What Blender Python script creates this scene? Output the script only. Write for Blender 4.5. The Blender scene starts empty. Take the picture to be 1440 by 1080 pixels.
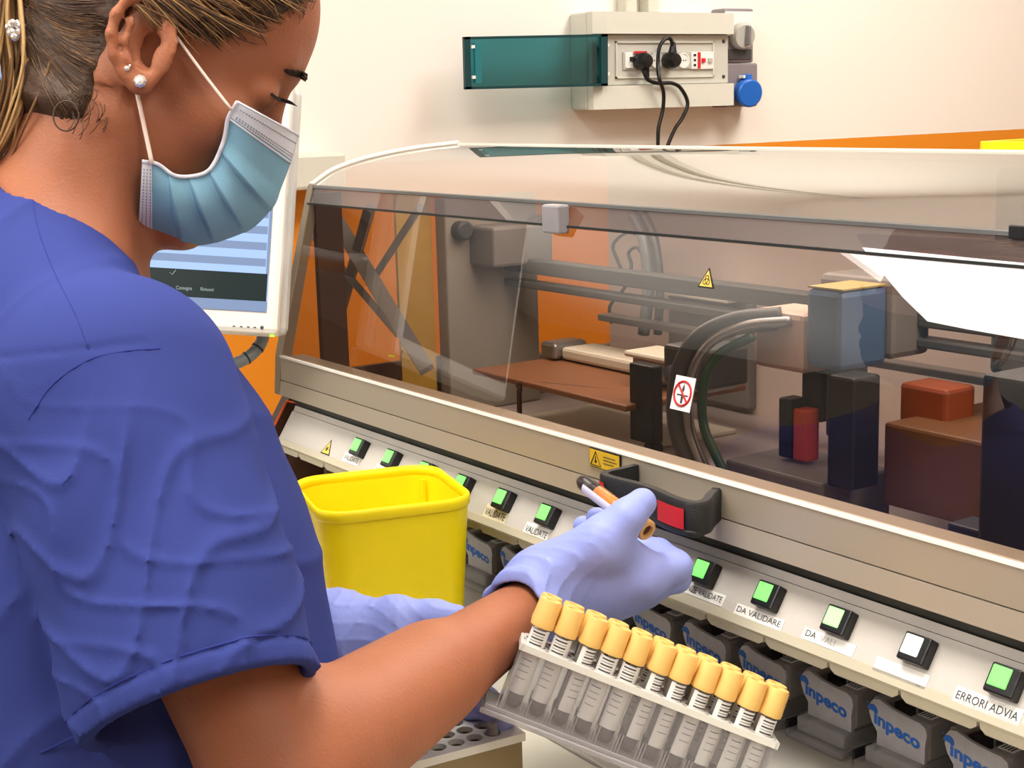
import bpy, bmesh, math, random
import numpy as np
from mathutils import Vector, Matrix

# ------------------------------------------------------------------ camera frame (world X along the analyser, Y into it, Z up)
F_PX = 2067.83
V1 = np.array([-724., 184.]); V2 = np.array([3800., 58.]); CC = np.array([720., 540.])
def unit(v):
    v = np.array(v, float); return v/np.linalg.norm(v)
F_PX = float(np.sqrt(-np.dot(V1-CC, V2-CC)))
eX = -unit([*(V1-CC), F_PX]); eY = unit([*(V2-CC), F_PX]); eZ = np.cross(eX, eY)
RW = np.array([eX, eY, eZ])                    # world = RW @ (right, down, forward)
CAM = np.array([0, 0, 1.5])
def cs(px, py, z): return np.array([(px-720)*z/F_PX, (py-540)*z/F_PX, z])
def c2w(p): return CAM + np.asarray(p) @ RW.T
def at(px, py, z): return c2w(cs(px, py, z))
def ray(px, py): return RW @ np.array([px-720, py-540, F_PX])
def onX(px, py, X): r = ray(px, py); return CAM + r*(X/r[0])
def onY(px, py, Y): r = ray(px, py); return CAM + r*(Y/r[1])
def onZ(px, py, Z): r = ray(px, py); return CAM + r*((Z-1.5)/r[2])

SC = bpy.context.scene; COL = SC.collection
SC.view_settings.view_transform = 'Standard'
SC.view_settings.look = 'None'

# ------------------------------------------------------------------ materials
MATS = {}
def srgb(c):
    return tuple(((v/255.)/12.92 if v/255. <= .04045 else (((v/255.)+.055)/1.055)**2.4) for v in c)
def mat(name, col, rough=.5, metal=0., noise=0., nscale=40., bump=0., bscale=200., emit=None, estr=0., spec=.5, trans=0., ior=1.45, alpha=1., sss=0., stretch=None, coat=0.):
    m = bpy.data.materials.new(name); m.use_nodes = True
    nt = m.node_tree; b = nt.nodes['Principled BSDF']
    c = srgb(col)
    b.inputs['Base Color'].default_value = (*c, 1)
    b.inputs['Roughness'].default_value = rough; b.inputs['Metallic'].default_value = metal
    b.inputs['Specular IOR Level'].default_value = spec
    b.inputs['Transmission Weight'].default_value = trans; b.inputs['IOR'].default_value = ior
    b.inputs['Alpha'].default_value = alpha
    b.inputs['Coat Weight'].default_value = coat
    if sss:
        b.inputs['Subsurface Weight'].default_value = sss
        b.inputs['Subsurface Radius'].default_value = (.012, .004, .002)
        b.inputs['Subsurface Scale'].default_value = 1.
    if emit: b.inputs['Emission Color'].default_value = (*srgb(emit), 1); b.inputs['Emission Strength'].default_value = estr
    tc = nt.nodes.new('ShaderNodeTexCoord'); mp = nt.nodes.new('ShaderNodeMapping')
    nt.links.new(tc.outputs['Object'], mp.inputs['Vector'])
    if stretch: mp.inputs['Scale'].default_value = stretch
    n = nt.nodes.new('ShaderNodeTexNoise'); n.inputs['Scale'].default_value = nscale; n.inputs['Detail'].default_value = 4
    nt.links.new(mp.outputs['Vector'], n.inputs['Vector'])
    mx = nt.nodes.new('ShaderNodeMix'); mx.data_type = 'RGBA'
    lo = tuple(max(0, v*(1-noise)) for v in c); hi = tuple(min(1, v*(1+noise)) for v in c)
    mx.inputs[6].default_value = (*lo, 1); mx.inputs[7].default_value = (*hi, 1)
    nt.links.new(n.outputs['Fac'], mx.inputs[0]); nt.links.new(mx.outputs[2], b.inputs['Base Color'])
    if bump:
        n2 = nt.nodes.new('ShaderNodeTexNoise'); n2.inputs['Scale'].default_value = bscale; n2.inputs['Detail'].default_value = 3
        nt.links.new(mp.outputs['Vector'], n2.inputs['Vector'])
        bp = nt.nodes.new('ShaderNodeBump'); bp.inputs['Strength'].default_value = bump; bp.inputs['Distance'].default_value = .002
        nt.links.new(n2.outputs['Fac'], bp.inputs['Height']); nt.links.new(bp.outputs['Normal'], b.inputs['Normal'])
    MATS[name] = m; return m
def sheet_glass(name, tint, refl, power=3., rough=.01, haze=None):
    """thin tinted sheet: transparent tint + mirror reflection growing towards grazing view"""
    m = bpy.data.materials.new(name); m.use_nodes = True; nt = m.node_tree
    nt.nodes.clear(); out = nt.nodes.new('ShaderNodeOutputMaterial')
    tr = nt.nodes.new('ShaderNodeBsdfTransparent'); tr.inputs['Color'].default_value = (*tint, 1)
    gl = nt.nodes.new('ShaderNodeBsdfGlossy'); gl.inputs['Roughness'].default_value = rough
    lw = nt.nodes.new('ShaderNodeLayerWeight'); lw.inputs['Blend'].default_value = .5
    pw = nt.nodes.new('ShaderNodeMath'); pw.operation = 'POWER'; pw.inputs[1].default_value = power
    nt.links.new(lw.outputs['Facing'], pw.inputs[0])
    mr = nt.nodes.new('ShaderNodeMath'); mr.operation = 'MULTIPLY_ADD'; mr.inputs[1].default_value = 1-refl; mr.inputs[2].default_value = refl
    nt.links.new(pw.outputs[0], mr.inputs[0])
    mx = nt.nodes.new('ShaderNodeMixShader'); nt.links.new(mr.outputs[0], mx.inputs[0])
    first = tr.outputs[0]
    if haze:
        df = nt.nodes.new('ShaderNodeBsdfDiffuse'); df.inputs['Color'].default_value = (*srgb(haze[:3]), 1)
        m2 = nt.nodes.new('ShaderNodeMixShader'); m2.inputs[0].default_value = haze[3]
        nt.links.new(tr.outputs[0], m2.inputs[1]); nt.links.new(df.outputs[0], m2.inputs[2]); first = m2.outputs[0]
    nt.links.new(first, mx.inputs[1]); nt.links.new(gl.outputs[0], mx.inputs[2])
    nt.links.new(mx.outputs[0], out.inputs['Surface'])
    MATS[name] = m; return m

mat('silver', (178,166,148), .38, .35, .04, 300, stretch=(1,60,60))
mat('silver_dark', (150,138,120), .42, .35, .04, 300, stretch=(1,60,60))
mat('silver_edge', (240,236,225), .25, .3)
mat('panel_grey', (196,190,182), .5, 0, .05, 500)
mat('lip_cream', (190,182,160), .45, 0, .04)
mat('gap_black', (38,40,38), .6)
mat('black_plastic', (18,18,20), .35, 0, .2, 300, bump=.1, bscale=900)
mat('black_soft', (24,25,27), .5, 0, .2, 300, bump=.2, bscale=700)
mat('green_lamp', (120,240,110), .4, emit=(105,235,95), estr=.75)
mat('green_lamp_pale', (160,245,150), .4, emit=(150,240,140), estr=.85)
mat('white_lamp', (245,250,240), .4, emit=(240,252,238), estr=.95)
mat('paper', (240,238,232), .7)
mat('paper_warm', (226,214,180), .7)
mat('ink', (60,60,62), .7)
mat('ink_faint', (190,190,188), .7)
mat('ink_black', (15,15,15), .7)
mat('blue_ink', (20,84,165), .6)
mat('red', (200,40,35), .35, 0, .1)
mat('red_flag', (196,28,36), .6)
mat('yellow_sticker', (225,180,40), .5, 0, .05)
mat('yellow_sign', (232,200,90), .5, 0, .05)
mat('bin_yellow', (248,222,12), .38, 0, .03, 60, spec=.4, sss=.0)
mat('clear_grey', (176,172,170), .25, 0, .1, 60, alpha=.45)
mat('frost', (156,151,149), .35, 0, .15, 40, alpha=.8)
mat('frost_front', (158,154,156), .4, 0, .15, 90, alpha=.92)
mat('deck_grey', (196,192,182), .35, .05, .1, 50)
mat('worktop', (222,216,198), .4, 0, .02)
mat('cabinet_white', (220,215,202), .5, 0, .02)
mat('recess', (60,58,56), .6, 0, .2)
mat('metal', (150,150,152), .3, .8, .1)
mat('metal_dark', (92,92,92), .4, .5, .1)
mat('grey_part', (110,106,104), .5, 0, .1)
mat('grey_dark', (62,62,64), .5, 0, .1)
mat('interior_floor', (170,160,160), .4, 0, .2, 8)
mat('interior_back', (196,180,172), .6, 0, .06, 6)
mat('brown_shelf', (128,84,56), .45, 0, .15, 12)
mat('brown_dark', (70,42,26), .5, 0, .2)
mat('column_grey', (140,134,124), .5, 0, .04, 20)
mat('mustard', (176,138,48), .6, 0, .12, 60)
mat('dark_blue', (40,42,54), .5, 0, .1)
mat('robot_blue', (70,92,126), .5, 0, .1)
mat('robot_pink', (190,160,146), .5, 0, .1)
mat('orange_plastic', (225,90,30), .45)
mat('orange_red', (190,70,45), .5)
mat('green_dark', (20,60,42), .5)
mat('monitor_white', (226,222,214), .4, 0, .02)
mat('monitor_edge', (196,194,190), .35, 0, .03)
mat('wall_box', (205,204,192), .45, 0, .03)
mat('wall_box_inner', (190,188,178), .5, 0, .03)
mat('socket_white', (228,226,220), .4)
mat('socket_grey', (176,174,166), .4)
mat('socket_body', (128,120,124), .4, 0, .05)
mat('plug_blue', (30,100,190), .35, 0, .05)
mat('cream_plastic', (206,202,188), .45, 0, .03)
mat('rack_white', (222,220,212), .4, 0, .03)
mat('rack_side', (140,122,86), .55, 0, .2, 15)
mat('cap_yellow', (236,192,112), .45, 0, .05, 90, spec=.3)
mat('cap_dark', (70,40,15), .6)
mat('cap_tan', (206,160,96), .5)
mat('label_white', (232,230,226), .55, 0, .03)
mat('label_lilac', (222,216,232), .5, 0, .03)
mat('serum', (200,120,40), .15, 0, .2, 60)
mat('blood', (30,5,7), .3, 0, .1)
mat('tube_glass', (190,185,182), .15, alpha=.35)
mat('tube_bottom', (34,28,30), .25, 0, .2)
mat('acrylic', (176,172,174), .12, alpha=.20)
mat('acrylic_edge', (182,178,180), .2, alpha=.62)
mat('skin', (164,102,72), .5, 0, .16, 18, bump=.25, bscale=450, sss=.08, spec=.35)
mat('skin_face', (172,104,76), .5, 0, .14, 22, bump=.25, bscale=450, sss=.08, spec=.4)
mat('glove', (146,158,224), .5, 0, .05, 30, bump=.25, bscale=120, sss=.0, spec=.4)
mat('glove_dark', (60,76,160), .5, 0, .08, 30, bump=.2, bscale=120)
mat('scrubs', (52,63,128), .85, 0, .10, 14, bump=.15, bscale=1200, spec=.15)
mat('stitch', (34,46,128), .9)
mat('mask_blue', (130,176,200), .8, 0, .05, 25, bump=.15, bscale=900, spec=.1)
mat('mask_white', (222,226,236), .8, 0, .03, bump=.1, bscale=900, spec=.1)
mat('mask_dot', (120,130,150), .8)
mat('strap', (238,218,206), .8)
mat('hair_dark', (72,50,34), .55, 0, .5, 60, bump=.5, bscale=300, stretch=(.25,1,1))
mat('hair_mid', (124,90,56), .5, 0, .4, 100)
mat('hair_blond', (196,158,104), .5, 0, .4, 100)
mat('lash', (20,14,14), .7)
mat('brow', (50,32,24), .8)
mat('crystal', (235,232,230), .08, .6)
mat('pearl', (230,215,205), .2, .2)
mat('gold', (210,160,110), .3, .8)
mat('ceil_white', (240,238,232), .8)
mat('dark_cabinet', (70,62,56), .6, 0, .2, 3)
mat('floor_mat', (140,140,138), .4, 0, .1, 3)
mat('lamp_tube', (255,250,240), .5, emit=(255,248,236), estr=6.)
mat('cord_black', (12,12,12), .4)
mat('hose_grey', (120,124,128), .4, .2, .1)
mat('led', (150,230,60), .4, emit=(150,230,60), estr=1.5)
sheet_glass('window_tint', (.54,.45,.38), .075, 3.3)
mat('reflection_white', (244,240,246), .6, 0, .02, 6)
sheet_glass('roof_tint', (.62,.56,.50), .30, 2.2, haze=(190,180,170,.22))
sheet_glass('strip_tint', (.30,.25,.24), .12, 3., haze=(120,105,100,.35))
sheet_glass('teal_lid', (.035,.22,.25), .06, 3.)

def lcd(name, col, st):
    m = mat(name, (12,14,16), .25, emit=col, estr=st); nt = m.node_tree; b = nt.nodes['Principled BSDF']
    lw = nt.nodes.new('ShaderNodeLayerWeight'); lw.inputs['Blend'].default_value = .5
    a = nt.nodes.new('ShaderNodeMath'); a.operation = 'SUBTRACT'; a.inputs[0].default_value = 1.; nt.links.new(lw.outputs['Facing'], a.inputs[1])
    p = nt.nodes.new('ShaderNodeMath'); p.operation = 'POWER'; nt.links.new(a.outputs[0], p.inputs[0]); p.inputs[1].default_value = 3.5
    q = nt.nodes.new('ShaderNodeMath'); q.operation = 'MULTIPLY'; nt.links.new(p.outputs[0], q.inputs[0]); q.inputs[1].default_value = st
    nt.links.new(q.outputs[0], b.inputs['Emission Strength'])
def wall_material(name, zlim, lo, hi):
    m = bpy.data.materials.new(name); m.use_nodes = True; nt = m.node_tree; b = nt.nodes['Principled BSDF']
    g = nt.nodes.new('ShaderNodeNewGeometry'); s = nt.nodes.new('ShaderNodeSeparateXYZ'); nt.links.new(g.outputs['Position'], s.inputs[0])
    c = nt.nodes.new('ShaderNodeMath'); c.operation = 'GREATER_THAN'; c.inputs[1].default_value = zlim; nt.links.new(s.outputs['Z'], c.inputs[0])
    n = nt.nodes.new('ShaderNodeTexNoise'); n.inputs['Scale'].default_value = 2.
    mx = nt.nodes.new('ShaderNodeMix'); mx.data_type = 'RGBA'; mx.inputs[6].default_value = (*srgb(lo), 1); mx.inputs[7].default_value = (*srgb(hi), 1)
    nt.links.new(c.outputs[0], mx.inputs[0])
    m2 = nt.nodes.new('ShaderNodeMix'); m2.data_type = 'RGBA'; m2.blend_type = 'MULTIPLY'; m2.inputs[0].default_value = .08
    nt.links.new(mx.outputs[2], m2.inputs[6]); nt.links.new(n.outputs['Color'], m2.inputs[7])
    nt.links.new(m2.outputs[2], b.inputs['Base Color']); b.inputs['Roughness'].default_value = .6
    MATS[name] = m
wall_material('wall_paint', 1.405, (226,138,16), (240,234,224))
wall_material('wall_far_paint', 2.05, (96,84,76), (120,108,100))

# ------------------------------------------------------------------ mesh helpers
def link(o, parent=None):
    COL.objects.link(o)
    if parent is not None:
        o.parent = parent; o.matrix_parent_inverse = parent.matrix_basis.inverted()
    return o
def mesh(name, V, Fc, m, parent=None, smooth=False, local=False):
    me = bpy.data.meshes.new(name); me.from_pydata([tuple(map(float, v)) for v in V], [], [tuple(map(int, f)) for f in Fc]); me.update()
    ms = m if isinstance(m, (list, tuple)) else [m]
    for k in ms: me.materials.append(MATS[k])
    if smooth:
        for p in me.polygons: p.use_smooth = True
    o = bpy.data.objects.new(name, me); COL.objects.link(o)
    if parent is not None:
        o.parent = parent
        if not local: o.matrix_parent_inverse = parent.matrix_basis.inverted()
    return o
def tag(o, label=None, cat=None, group=None, kind=None):
    if label: o['label'] = label
    if cat: o['category'] = cat
    if group: o['group'] = group
    if kind: o['kind'] = kind
    return o
def empty(name, loc, label, cat, group=None, M=None):
    o = bpy.data.objects.new(name, None); COL.objects.link(o); o.empty_display_size = .02
    if M is not None: o.matrix_basis = M
    else: o.location = tuple(map(float, loc))
    return tag(o, label, cat, group)
class MB:
    """collects shapes in one mesh"""
    def __init__(s): s.V = []; s.F = []; s.M = []
    def add(s, V, Fc, mi=0):
        b = len(s.V); s.V += [tuple(map(float, v)) for v in V]; s.F += [tuple(b+i for i in f) for f in Fc]; s.M += [mi]*len(Fc); return s
    def box(s, a, b, mi=0, bev=0.):
        """axis box from a to b with optional bevel"""
        bm = bmesh.new(); bmesh.ops.create_cube(bm, size=1)
        a = np.array(a, float); b = np.array(b, float); c = (a+b)/2; d = np.abs(b-a)
        for v in bm.verts: v.co = Vector(c + np.array(v.co)*d)
        if bev: bmesh.ops.bevel(bm, geom=list(bm.edges), offset=min(bev, d.min()*.45), segments=2, affect='EDGES', profile=.5)
        bm.verts.index_update()
        s.add([v.co[:] for v in bm.verts], [[v.index for v in f.verts] for f in bm.faces], mi); bm.free(); return s
    def obox(s, o, ux, uy, uz, lo, hi, mi=0, bev=0.):
        t = MB().box(lo, hi, 0, bev); o = np.array(o); A = np.array([ux, uy, uz])
        s.add([o+np.array(v)@A for v in t.V], t.F, mi); return s
    def extr(s, prof, x0, x1, mi=0, closed=True):
        """profile of (Y,Z) points extruded along X"""
        n = len(prof); V = [(x0, *p) for p in prof]+[(x1, *p) for p in prof]
        Fc = [(i, (i+1) % n, n+(i+1) % n, n+i) for i in range(n if closed else n-1)]
        if closed: Fc += [tuple(range(n))[::-1], tuple(range(n, 2*n))]
        return s.add(V, Fc, mi)
    def poly(s, o, ux, uy, pts, t, mi=0):
        """flat polygon in plane (ux,uy) extruded by t along ux x uy"""
        o = np.array(o); ux = np.array(ux); uy = np.array(uy); w = np.cross(ux, uy)*t; n = len(pts)
        V = [o+p[0]*ux+p[1]*uy for p in pts]; V += [v+w for v in V]
        return s.add(V, [tuple(range(n))[::-1], tuple(range(n, 2*n))]+[(i, (i+1) % n, n+(i+1) % n, n+i) for i in range(n)], mi)
    def tube(s, pts, r, seg=10, mi=0, caps=True, flat=1.):
        P = [np.array(p, float) for p in pts]; n = len(P); R = r if hasattr(r, '__len__') else [r]*n
        up = None; V = []
        for i in range(n):
            t = unit(P[min(i+1, n-1)]-P[max(i-1, 0)])
            if up is None:
                up = np.array([0, 0, 1.]) if abs(t[2]) < .9 else np.array([1., 0, 0])
            a = unit(np.cross(t, up)); up = np.cross(a, t)
            for k in range(seg):
                th = 2*math.pi*k/seg; V.append(P[i]+R[i]*(math.cos(th)*a+math.sin(th)*up*flat))
        Fc = [(i*seg+k, i*seg+(k+1) % seg, (i+1)*seg+(k+1) % seg, (i+1)*seg+k) for i in range(n-1) for k in range(seg)]
        if caps: Fc += [tuple(range(seg))[::-1], tuple((n-1)*seg+k for k in range(seg))]
        return s.add(V, Fc, mi)
    def lathe(s, o, ax, prof, seg=20, mi=0):
        """prof: (radius, height) along axis ax from o"""
        ax = unit(ax); h = np.array([0, 0, 1.]) if abs(ax[2]) < .9 else np.array([1., 0, 0]); a = unit(np.cross(ax, h)); b = np.cross(ax, a); o = np.array(o)
        V = []
        for r, z in prof:
            for k in range(seg):
                th = 2*math.pi*k/seg; V.append(o+ax*z+r*(math.cos(th)*a+math.sin(th)*b))
        Fc = [(i*seg+k, i*seg+(k+1) % seg, (i+1)*seg+(k+1) % seg, (i+1)*seg+k) for i in range(len(prof)-1) for k in range(seg)]
        Fc += [tuple(range(seg))[::-1], tuple((len(prof)-1)*seg+k for k in range(seg))]
        return s.add(V, Fc, mi)
    def build(s, name, m, parent=None, smooth=False, angle=None, local=False):
        o = mesh(name, s.V, s.F, m, parent, smooth or angle is not None, local)
        for p, k in zip(o.data.polygons, s.M): p.material_index = k
        bm = bmesh.new(); bm.from_mesh(o.data); bmesh.ops.recalc_face_normals(bm, faces=bm.faces)
        if angle is not None:
            for e in bm.edges:
                if len(e.link_faces) == 2 and e.calc_face_angle(0) > math.radians(angle): e.smooth = False
        bm.to_mesh(o.data); bm.free(); return o
def catmull(pts, n=8):
    P = [np.array(p, float) for p in pts]; P = [2*P[0]-P[1]]+P+[2*P[-1]-P[-2]]; out = []
    for i in range(1, len(P)-2):
        for k in range(n):
            t = k/n; a, b, c, d = P[i-1:i+3]
            out.append(.5*((2*b)+(-a+c)*t+(2*a-5*b+4*c-d)*t*t+(-a+3*b-3*c+d)*t**3))
    out.append(P[-2]); return out
def text(name, s, o, ux, uy, h, m, parent=None, width=None, bold=0., shear=0., lift=.0003):
    """lettering: baseline-left corner at o, running along ux, capital height h"""
    cu = bpy.data.curves.new(name, 'FONT'); cu.body = s; cu.size = 1; cu.offset = bold; cu.shear = shear; cu.resolution_u = 3
    t = bpy.data.objects.new(name, cu); COL.objects.link(t); dg = bpy.context.evaluated_depsgraph_get()
    me = bpy.data.meshes.new_from_object(t.evaluated_get(dg)); bpy.data.objects.remove(t); 
    co = np.array([v.co[:] for v in me.vertices]) if len(me.vertices) else np.zeros((1, 3))
    x0, x1 = co[:, 0].min(), co[:, 0].max(); sy = h/.69; sx = (width/(x1-x0)) if width else sy
    ux = unit(ux); uy = unit(uy); w = np.cross(ux, uy)
    V = [np.array(o)+(c[0]-x0)*sx*ux+c[1]*sy*uy+w*lift for c in co]
    F_ = [tuple(p.vertices) for p in me.polygons]
    return mesh(name, V, F_, m, parent)

# ------------------------------------------------------------------ camera
cd = bpy.data.cameras.new('camera'); cam = bpy.data.objects.new('camera', cd); COL.objects.link(cam)
cd.sensor_fit = 'HORIZONTAL'; cd.sensor_width = 36; cd.lens = F_PX/1440*36; cd.clip_start = .02
r_ = RW[:, 0]; u_ = -RW[:, 1]; b_ = -RW[:, 2]
cam.matrix_world = Matrix(((r_[0], u_[0], b_[0], 0), (r_[1], u_[1], b_[1], 0), (r_[2], u_[2], b_[2], 1.5), (0, 0, 0, 1)))
SC.camera = cam

# ------------------------------------------------------------------ setting
WX = -2.22
def struct(name, a, b, m):
    o = MB().box(a, b).build(name, m); tag(o, kind='structure'); return o
struct('floor', (-8, -4.12, -.1), (3.0, 3.6, 0), 'floor_mat')
struct('ceiling', (-8, -4.12, 2.7), (3.0, 3.6, 2.8), 'ceil_white')
struct('wall_left', (WX-.12, .62, 0), (WX, 3.6, 2.7), 'wall_paint')
struct('wall_back', (WX-.12, 3.6, 0), (3.0, 3.7, 2.7), 'wall_paint')
struct('wall_right', (3.0, -4.12, 0), (3.1, 3.7, 2.7), 'wall_paint')
struct('wall_front', (-8, -4.22, 0), (3.1, -4.12, 2.7), 'wall_far_paint')
struct('wall_corridor', (-8.1, -4.12, 0), (-8, 3.6, 2.7), 'wall_far_paint')

def area(name, loc, size, power, col=(1, .96, .91), rot=(0, 0, 0), sy=None):
    l = bpy.data.lights.new(name, 'AREA'); l.energy = power; l.size = size; l.color = col
    if sy: l.shape = 'RECTANGLE'; l.size_y = sy
    o = bpy.data.objects.new(name, l); COL.objects.link(o); o.location = loc; o.rotation_euler = rot; return o
# luminaires in the ceiling (frame + diffuser) with a lamp right under each
for k, (x, y, sx, sy, p) in enumerate([(-3.25, -2.5, 1.2, 1.0, 26), (-1.0, -1.3, 1.2, .6, 26), (-.9, .35, 1.2, .6, 22), (-1.1, 2.2, 1.2, .6, 25), (1.2, .3, 1.2, .6, 14), (-5.4, -.6, 1.2, .6, 18)]):
    e = empty('ceiling_light', (x, y, 2.7), ['large recessed white ceiling light panel near the dark far wall', 'white ceiling light panel behind the camera', 'white ceiling light panel above the analyser front',
              'white ceiling light panel behind the analyser', 'white ceiling light panel at the right side of the room', 'white ceiling light panel over the corridor'][k], 'light', 'ceiling lights')
    MB().box((x-sx/2-.03, y-sy/2-.03, 2.685), (x+sx/2+.03, y+sy/2+.03, 2.6995), 0, .004).build('light_frame', 'cabinet_white', e)
    MB().box((x-sx/2, y-sy/2, 2.680), (x+sx/2, y+sy/2, 2.6845), 0, .001).build('diffuser', 'lamp_tube', e)
    area('lamp', (x, y, 2.66), sx, p, sy=sy)
w = bpy.data.worlds.new('world'); SC.world = w; w.use_nodes = True
w.node_tree.nodes['Background'].inputs[0].default_value = (1, .93, .85, 1); w.node_tree.nodes['Background'].inputs[1].default_value = .2
for k, (x, y) in enumerate(((-5.5, -2.6), (-2.4, -2.6), (.3, -2.4))):
    area('ceiling_fill', (x, y, 2.1), 2.2, 42, (1, .96, .91), rot=(math.pi, 0, 0))  # unseen upward fill lights, added to brighten the ceiling
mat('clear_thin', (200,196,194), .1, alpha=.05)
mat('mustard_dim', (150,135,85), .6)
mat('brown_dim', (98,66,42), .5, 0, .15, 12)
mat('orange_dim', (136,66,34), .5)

# ------------------------------------------------------------------ the analyser (one machine with its parts)
XL, XR = -1.591, -.12
mach = empty('sample_sorter', (-.86, 1.0, 0), 'long silver sample sorting analyser with tinted hood, grey button panel and black handle', 'machine')
PD = np.array([0, .545, .8385]); PN = np.array([0, -.8385, .545]); P0 = np.array([0, .749, 1.134])      # control panel slope and normal
def pan(x, s, lift=0.): return np.array([x, P0[1]+PD[1]*s+PN[1]*lift, P0[2]+PD[2]*s+PN[2]*lift])
def pp(s, lift=0.): p = pan(0, s, lift); return (p[1], p[2])
# lower cabinet, deck, recess behind the carriers
MB().box((XL, .645, .06), (XR, 1.28, .985), 0, .006).build('cabinet', 'cabinet_white', mach)
MB().box((XL+.03, .68, 0), (XR-.03, 1.22, .06)).build('plinth', 'gap_black', mach)
MB().box((XL, .640, .985), (XR, 1.28, 1.0), 0, .002).build('deck', 'deck_grey', mach)
MB().box((XL+.005, .975, 1.0), (XR, .965, 1.098)).build('recess_wall', 'recess', mach)
# sloping control panel
g = MB(); g.extr([pp(-.0245), pp(.0112), pp(.0112, -.03), pp(-.0245, -.012)], XL+.012, XR)
g.build('control_panel', 'panel_grey', mach)
MB().extr([pp(.0118, -.0012), pp(.0185, -.0005), pp(.0185, -.03), pp(.0118, -.03)], XL+.012, XR).build('panel_top_strip', 'panel_grey', mach)
MB().extr([pp(.0185, -.004), (.790, 1.1530), (.790, 1.1615), (.750, 1.1615)], XL+.012, XR).build('shadow_gap', 'gap_black', mach)
# lip below with scallops, one bay per track
lip = MB(); lip.extr([pp(-.0245, .0006), pp(-.0315, .0006), (.7345, 1.1045), (.77, 1.1045), (.77, 1.118)], XL+.012, XR)
lip.build('panel_lip', 'lip_cream', mach)
for k in range(15):
    x0 = -.817-.0636*0; 
    a = -1.593+.07*k*.0+0
bays = [x for x in np.arange(-.628-.0645*15, -.13, .0645)]
for x0 in bays:
    if x0 < XL-.03: continue
    x0 = max(x0, XL+.012)
    x1 = min(x0+.0645, XR) if x0 > XL+.02 else bays[[b > XL+.012 for b in bays].index(True)]
    if x1-x0 < .01: continue
    t = MB(); pr = [(x0+.001, 1.1045), (x0+.0015, 1.0995), (x0+.006, 1.0965), (x1-.006, 1.0965), (x1-.0015, 1.0995), (x1-.001, 1.1045)]
    t.poly((0, .76, 0), (1, 0, 0), (0, 0, 1), pr, .0235)
    t.build('bay_lip', 'lip_cream', mach)
# end cheek in brown-black at the far left
ck = MB()
ck.extr([pp(-.045, .004), pp(.026, .004), (.80, 1.165), (.80, 1.05), (.74, 1.05)], XL-.022, XL-.002)
ck.build('end_cheek', 'brown_dark', mach)
MB().tube([(XL-.001, *pp(-.034, .006)), (XL-.001, *pp(.019, .006)), (XL+.03, *pp(.0235, .002)), (XL+.05, *pp(.0225, -.002))], .0016, 8).build('edge_trim', 'orange_plastic', mach)
# front door frame of the hood (silver, with a groove and a bright top edge)
MB().extr([(.7405, 1.1645), (.7435, 1.1815), (.775, 1.1815), (.775, 1.1645)], XL, XR).build('frame_lower_rail', 'silver', mach)
MB().extr([(.7435, 1.1826), (.7445, 1.2095), (.775, 1.2095), (.775, 1.1826)], XL+.008, XR).build('frame_upper_rail', 'silver', mach)
MB().extr([(.7455, 1.1815), (.7455, 1.1826), (.775, 1.1826), (.775, 1.1815)], XL, XR).build('frame_groove', 'gap_black', mach)
MB().extr([(.7437, 1.2095), (.7445, 1.2118), (.749, 1.2122), (.749, 1.2095)], XL+.008, XR).build('frame_bright_edge', 'silver_edge', mach)
g0 = np.array([.7465, 1.212]); g1 = np.array([.7945, 1.389])
fold = np.array([.801, 1.408])
roof = [(.801, 1.408), (.834, 1.4255), (.883, 1.4375), (.944, 1.4455), (1.012, 1.450)]
gd = unit(g1-g0); GN = np.array([0, -gd[1], gd[0]])
# left end post following the hood outline
end = MB()
out = [(.7405, 1.1645), (.7445, 1.211), tuple(g1+(-.001, 0)), (.7995, 1.410)]
inn = [(.775, 1.1645), (.760, 1.211), tuple(g1+(.010, -.004)), (.809, 1.404)]
for xa, xb, mi in ((XL-.004, XL+.009, 0),):
    V = [(xa, *p) for p in out]+[(xa, *p) for p in inn]+[(xb, *p) for p in out]+[(xb, *p) for p in inn]
    Fc = []
    for i in range(3):
        Fc += [(i, i+1, 4+i+1, 4+i), (8+i, 8+i+1, 12+i+1, 12+i), (i, i+1, 8+i+1, 8+i), (4+i, 4+i+1, 12+i+1, 12+i)]
    end.add(V, Fc, 0)
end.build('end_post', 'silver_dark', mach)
# tinted front window, overlap strip and curved roof, all thin sheets
def sheet(name, prof, m, x0=XL+.004, x1=XR, parent=mach):
    n = len(prof); V = [(x0, *p) for p in prof]+[(x1, *p) for p in prof]
    return mesh(name, V, [(i, i+1, n+i+1, n+i) for i in range(n-1)], m, parent, smooth=True)
sheet('front_window', [tuple(g0), tuple(g1)], 'window_tint')
sheet('overlap_strip', [tuple(g1), tuple(fold)], 'strip_tint')
rc = catmull([(p[0], p[1], 0) for p in roof], 6)
sheet('hood_roof', [(p[0], p[1]) for p in rc], 'roof_tint')
MB().extr([tuple(g1+(-.0015, -.0018)), tuple(g1+(-.0015, .0004)), tuple(g1+(.002, .0004)), tuple(g1+(.002, -.0018))], XL+.004, XR).build('window_top_seal', 'gap_black', mach)
MB().extr([tuple(fold+(-.0022, -.0012)), tuple(fold+(-.0012, .0014)), tuple(fold+(.003, .002)), tuple(fold+(.003, -.001))], XL+.002, XR).build('hood_fold_edge', 'metal_dark', mach)
# white rib over the curved end and along the ridge
rib = [(XL, p[0], p[1]+.0015) for p in catmull([(p[0], p[1], 0) for p in roof], 8)]
MB().tube([(XL, .801, 1.410)]+rib[1:], .0032, 8).build('hood_end_rib', 'silver_edge', mach, smooth=True)
MB().extr([(1.008, 1.4470), (1.008, 1.4515), (1.05, 1.4495), (1.05, 1.4450)], XL, XR).build('hood_ridge', 'cabinet_white', mach)
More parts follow.
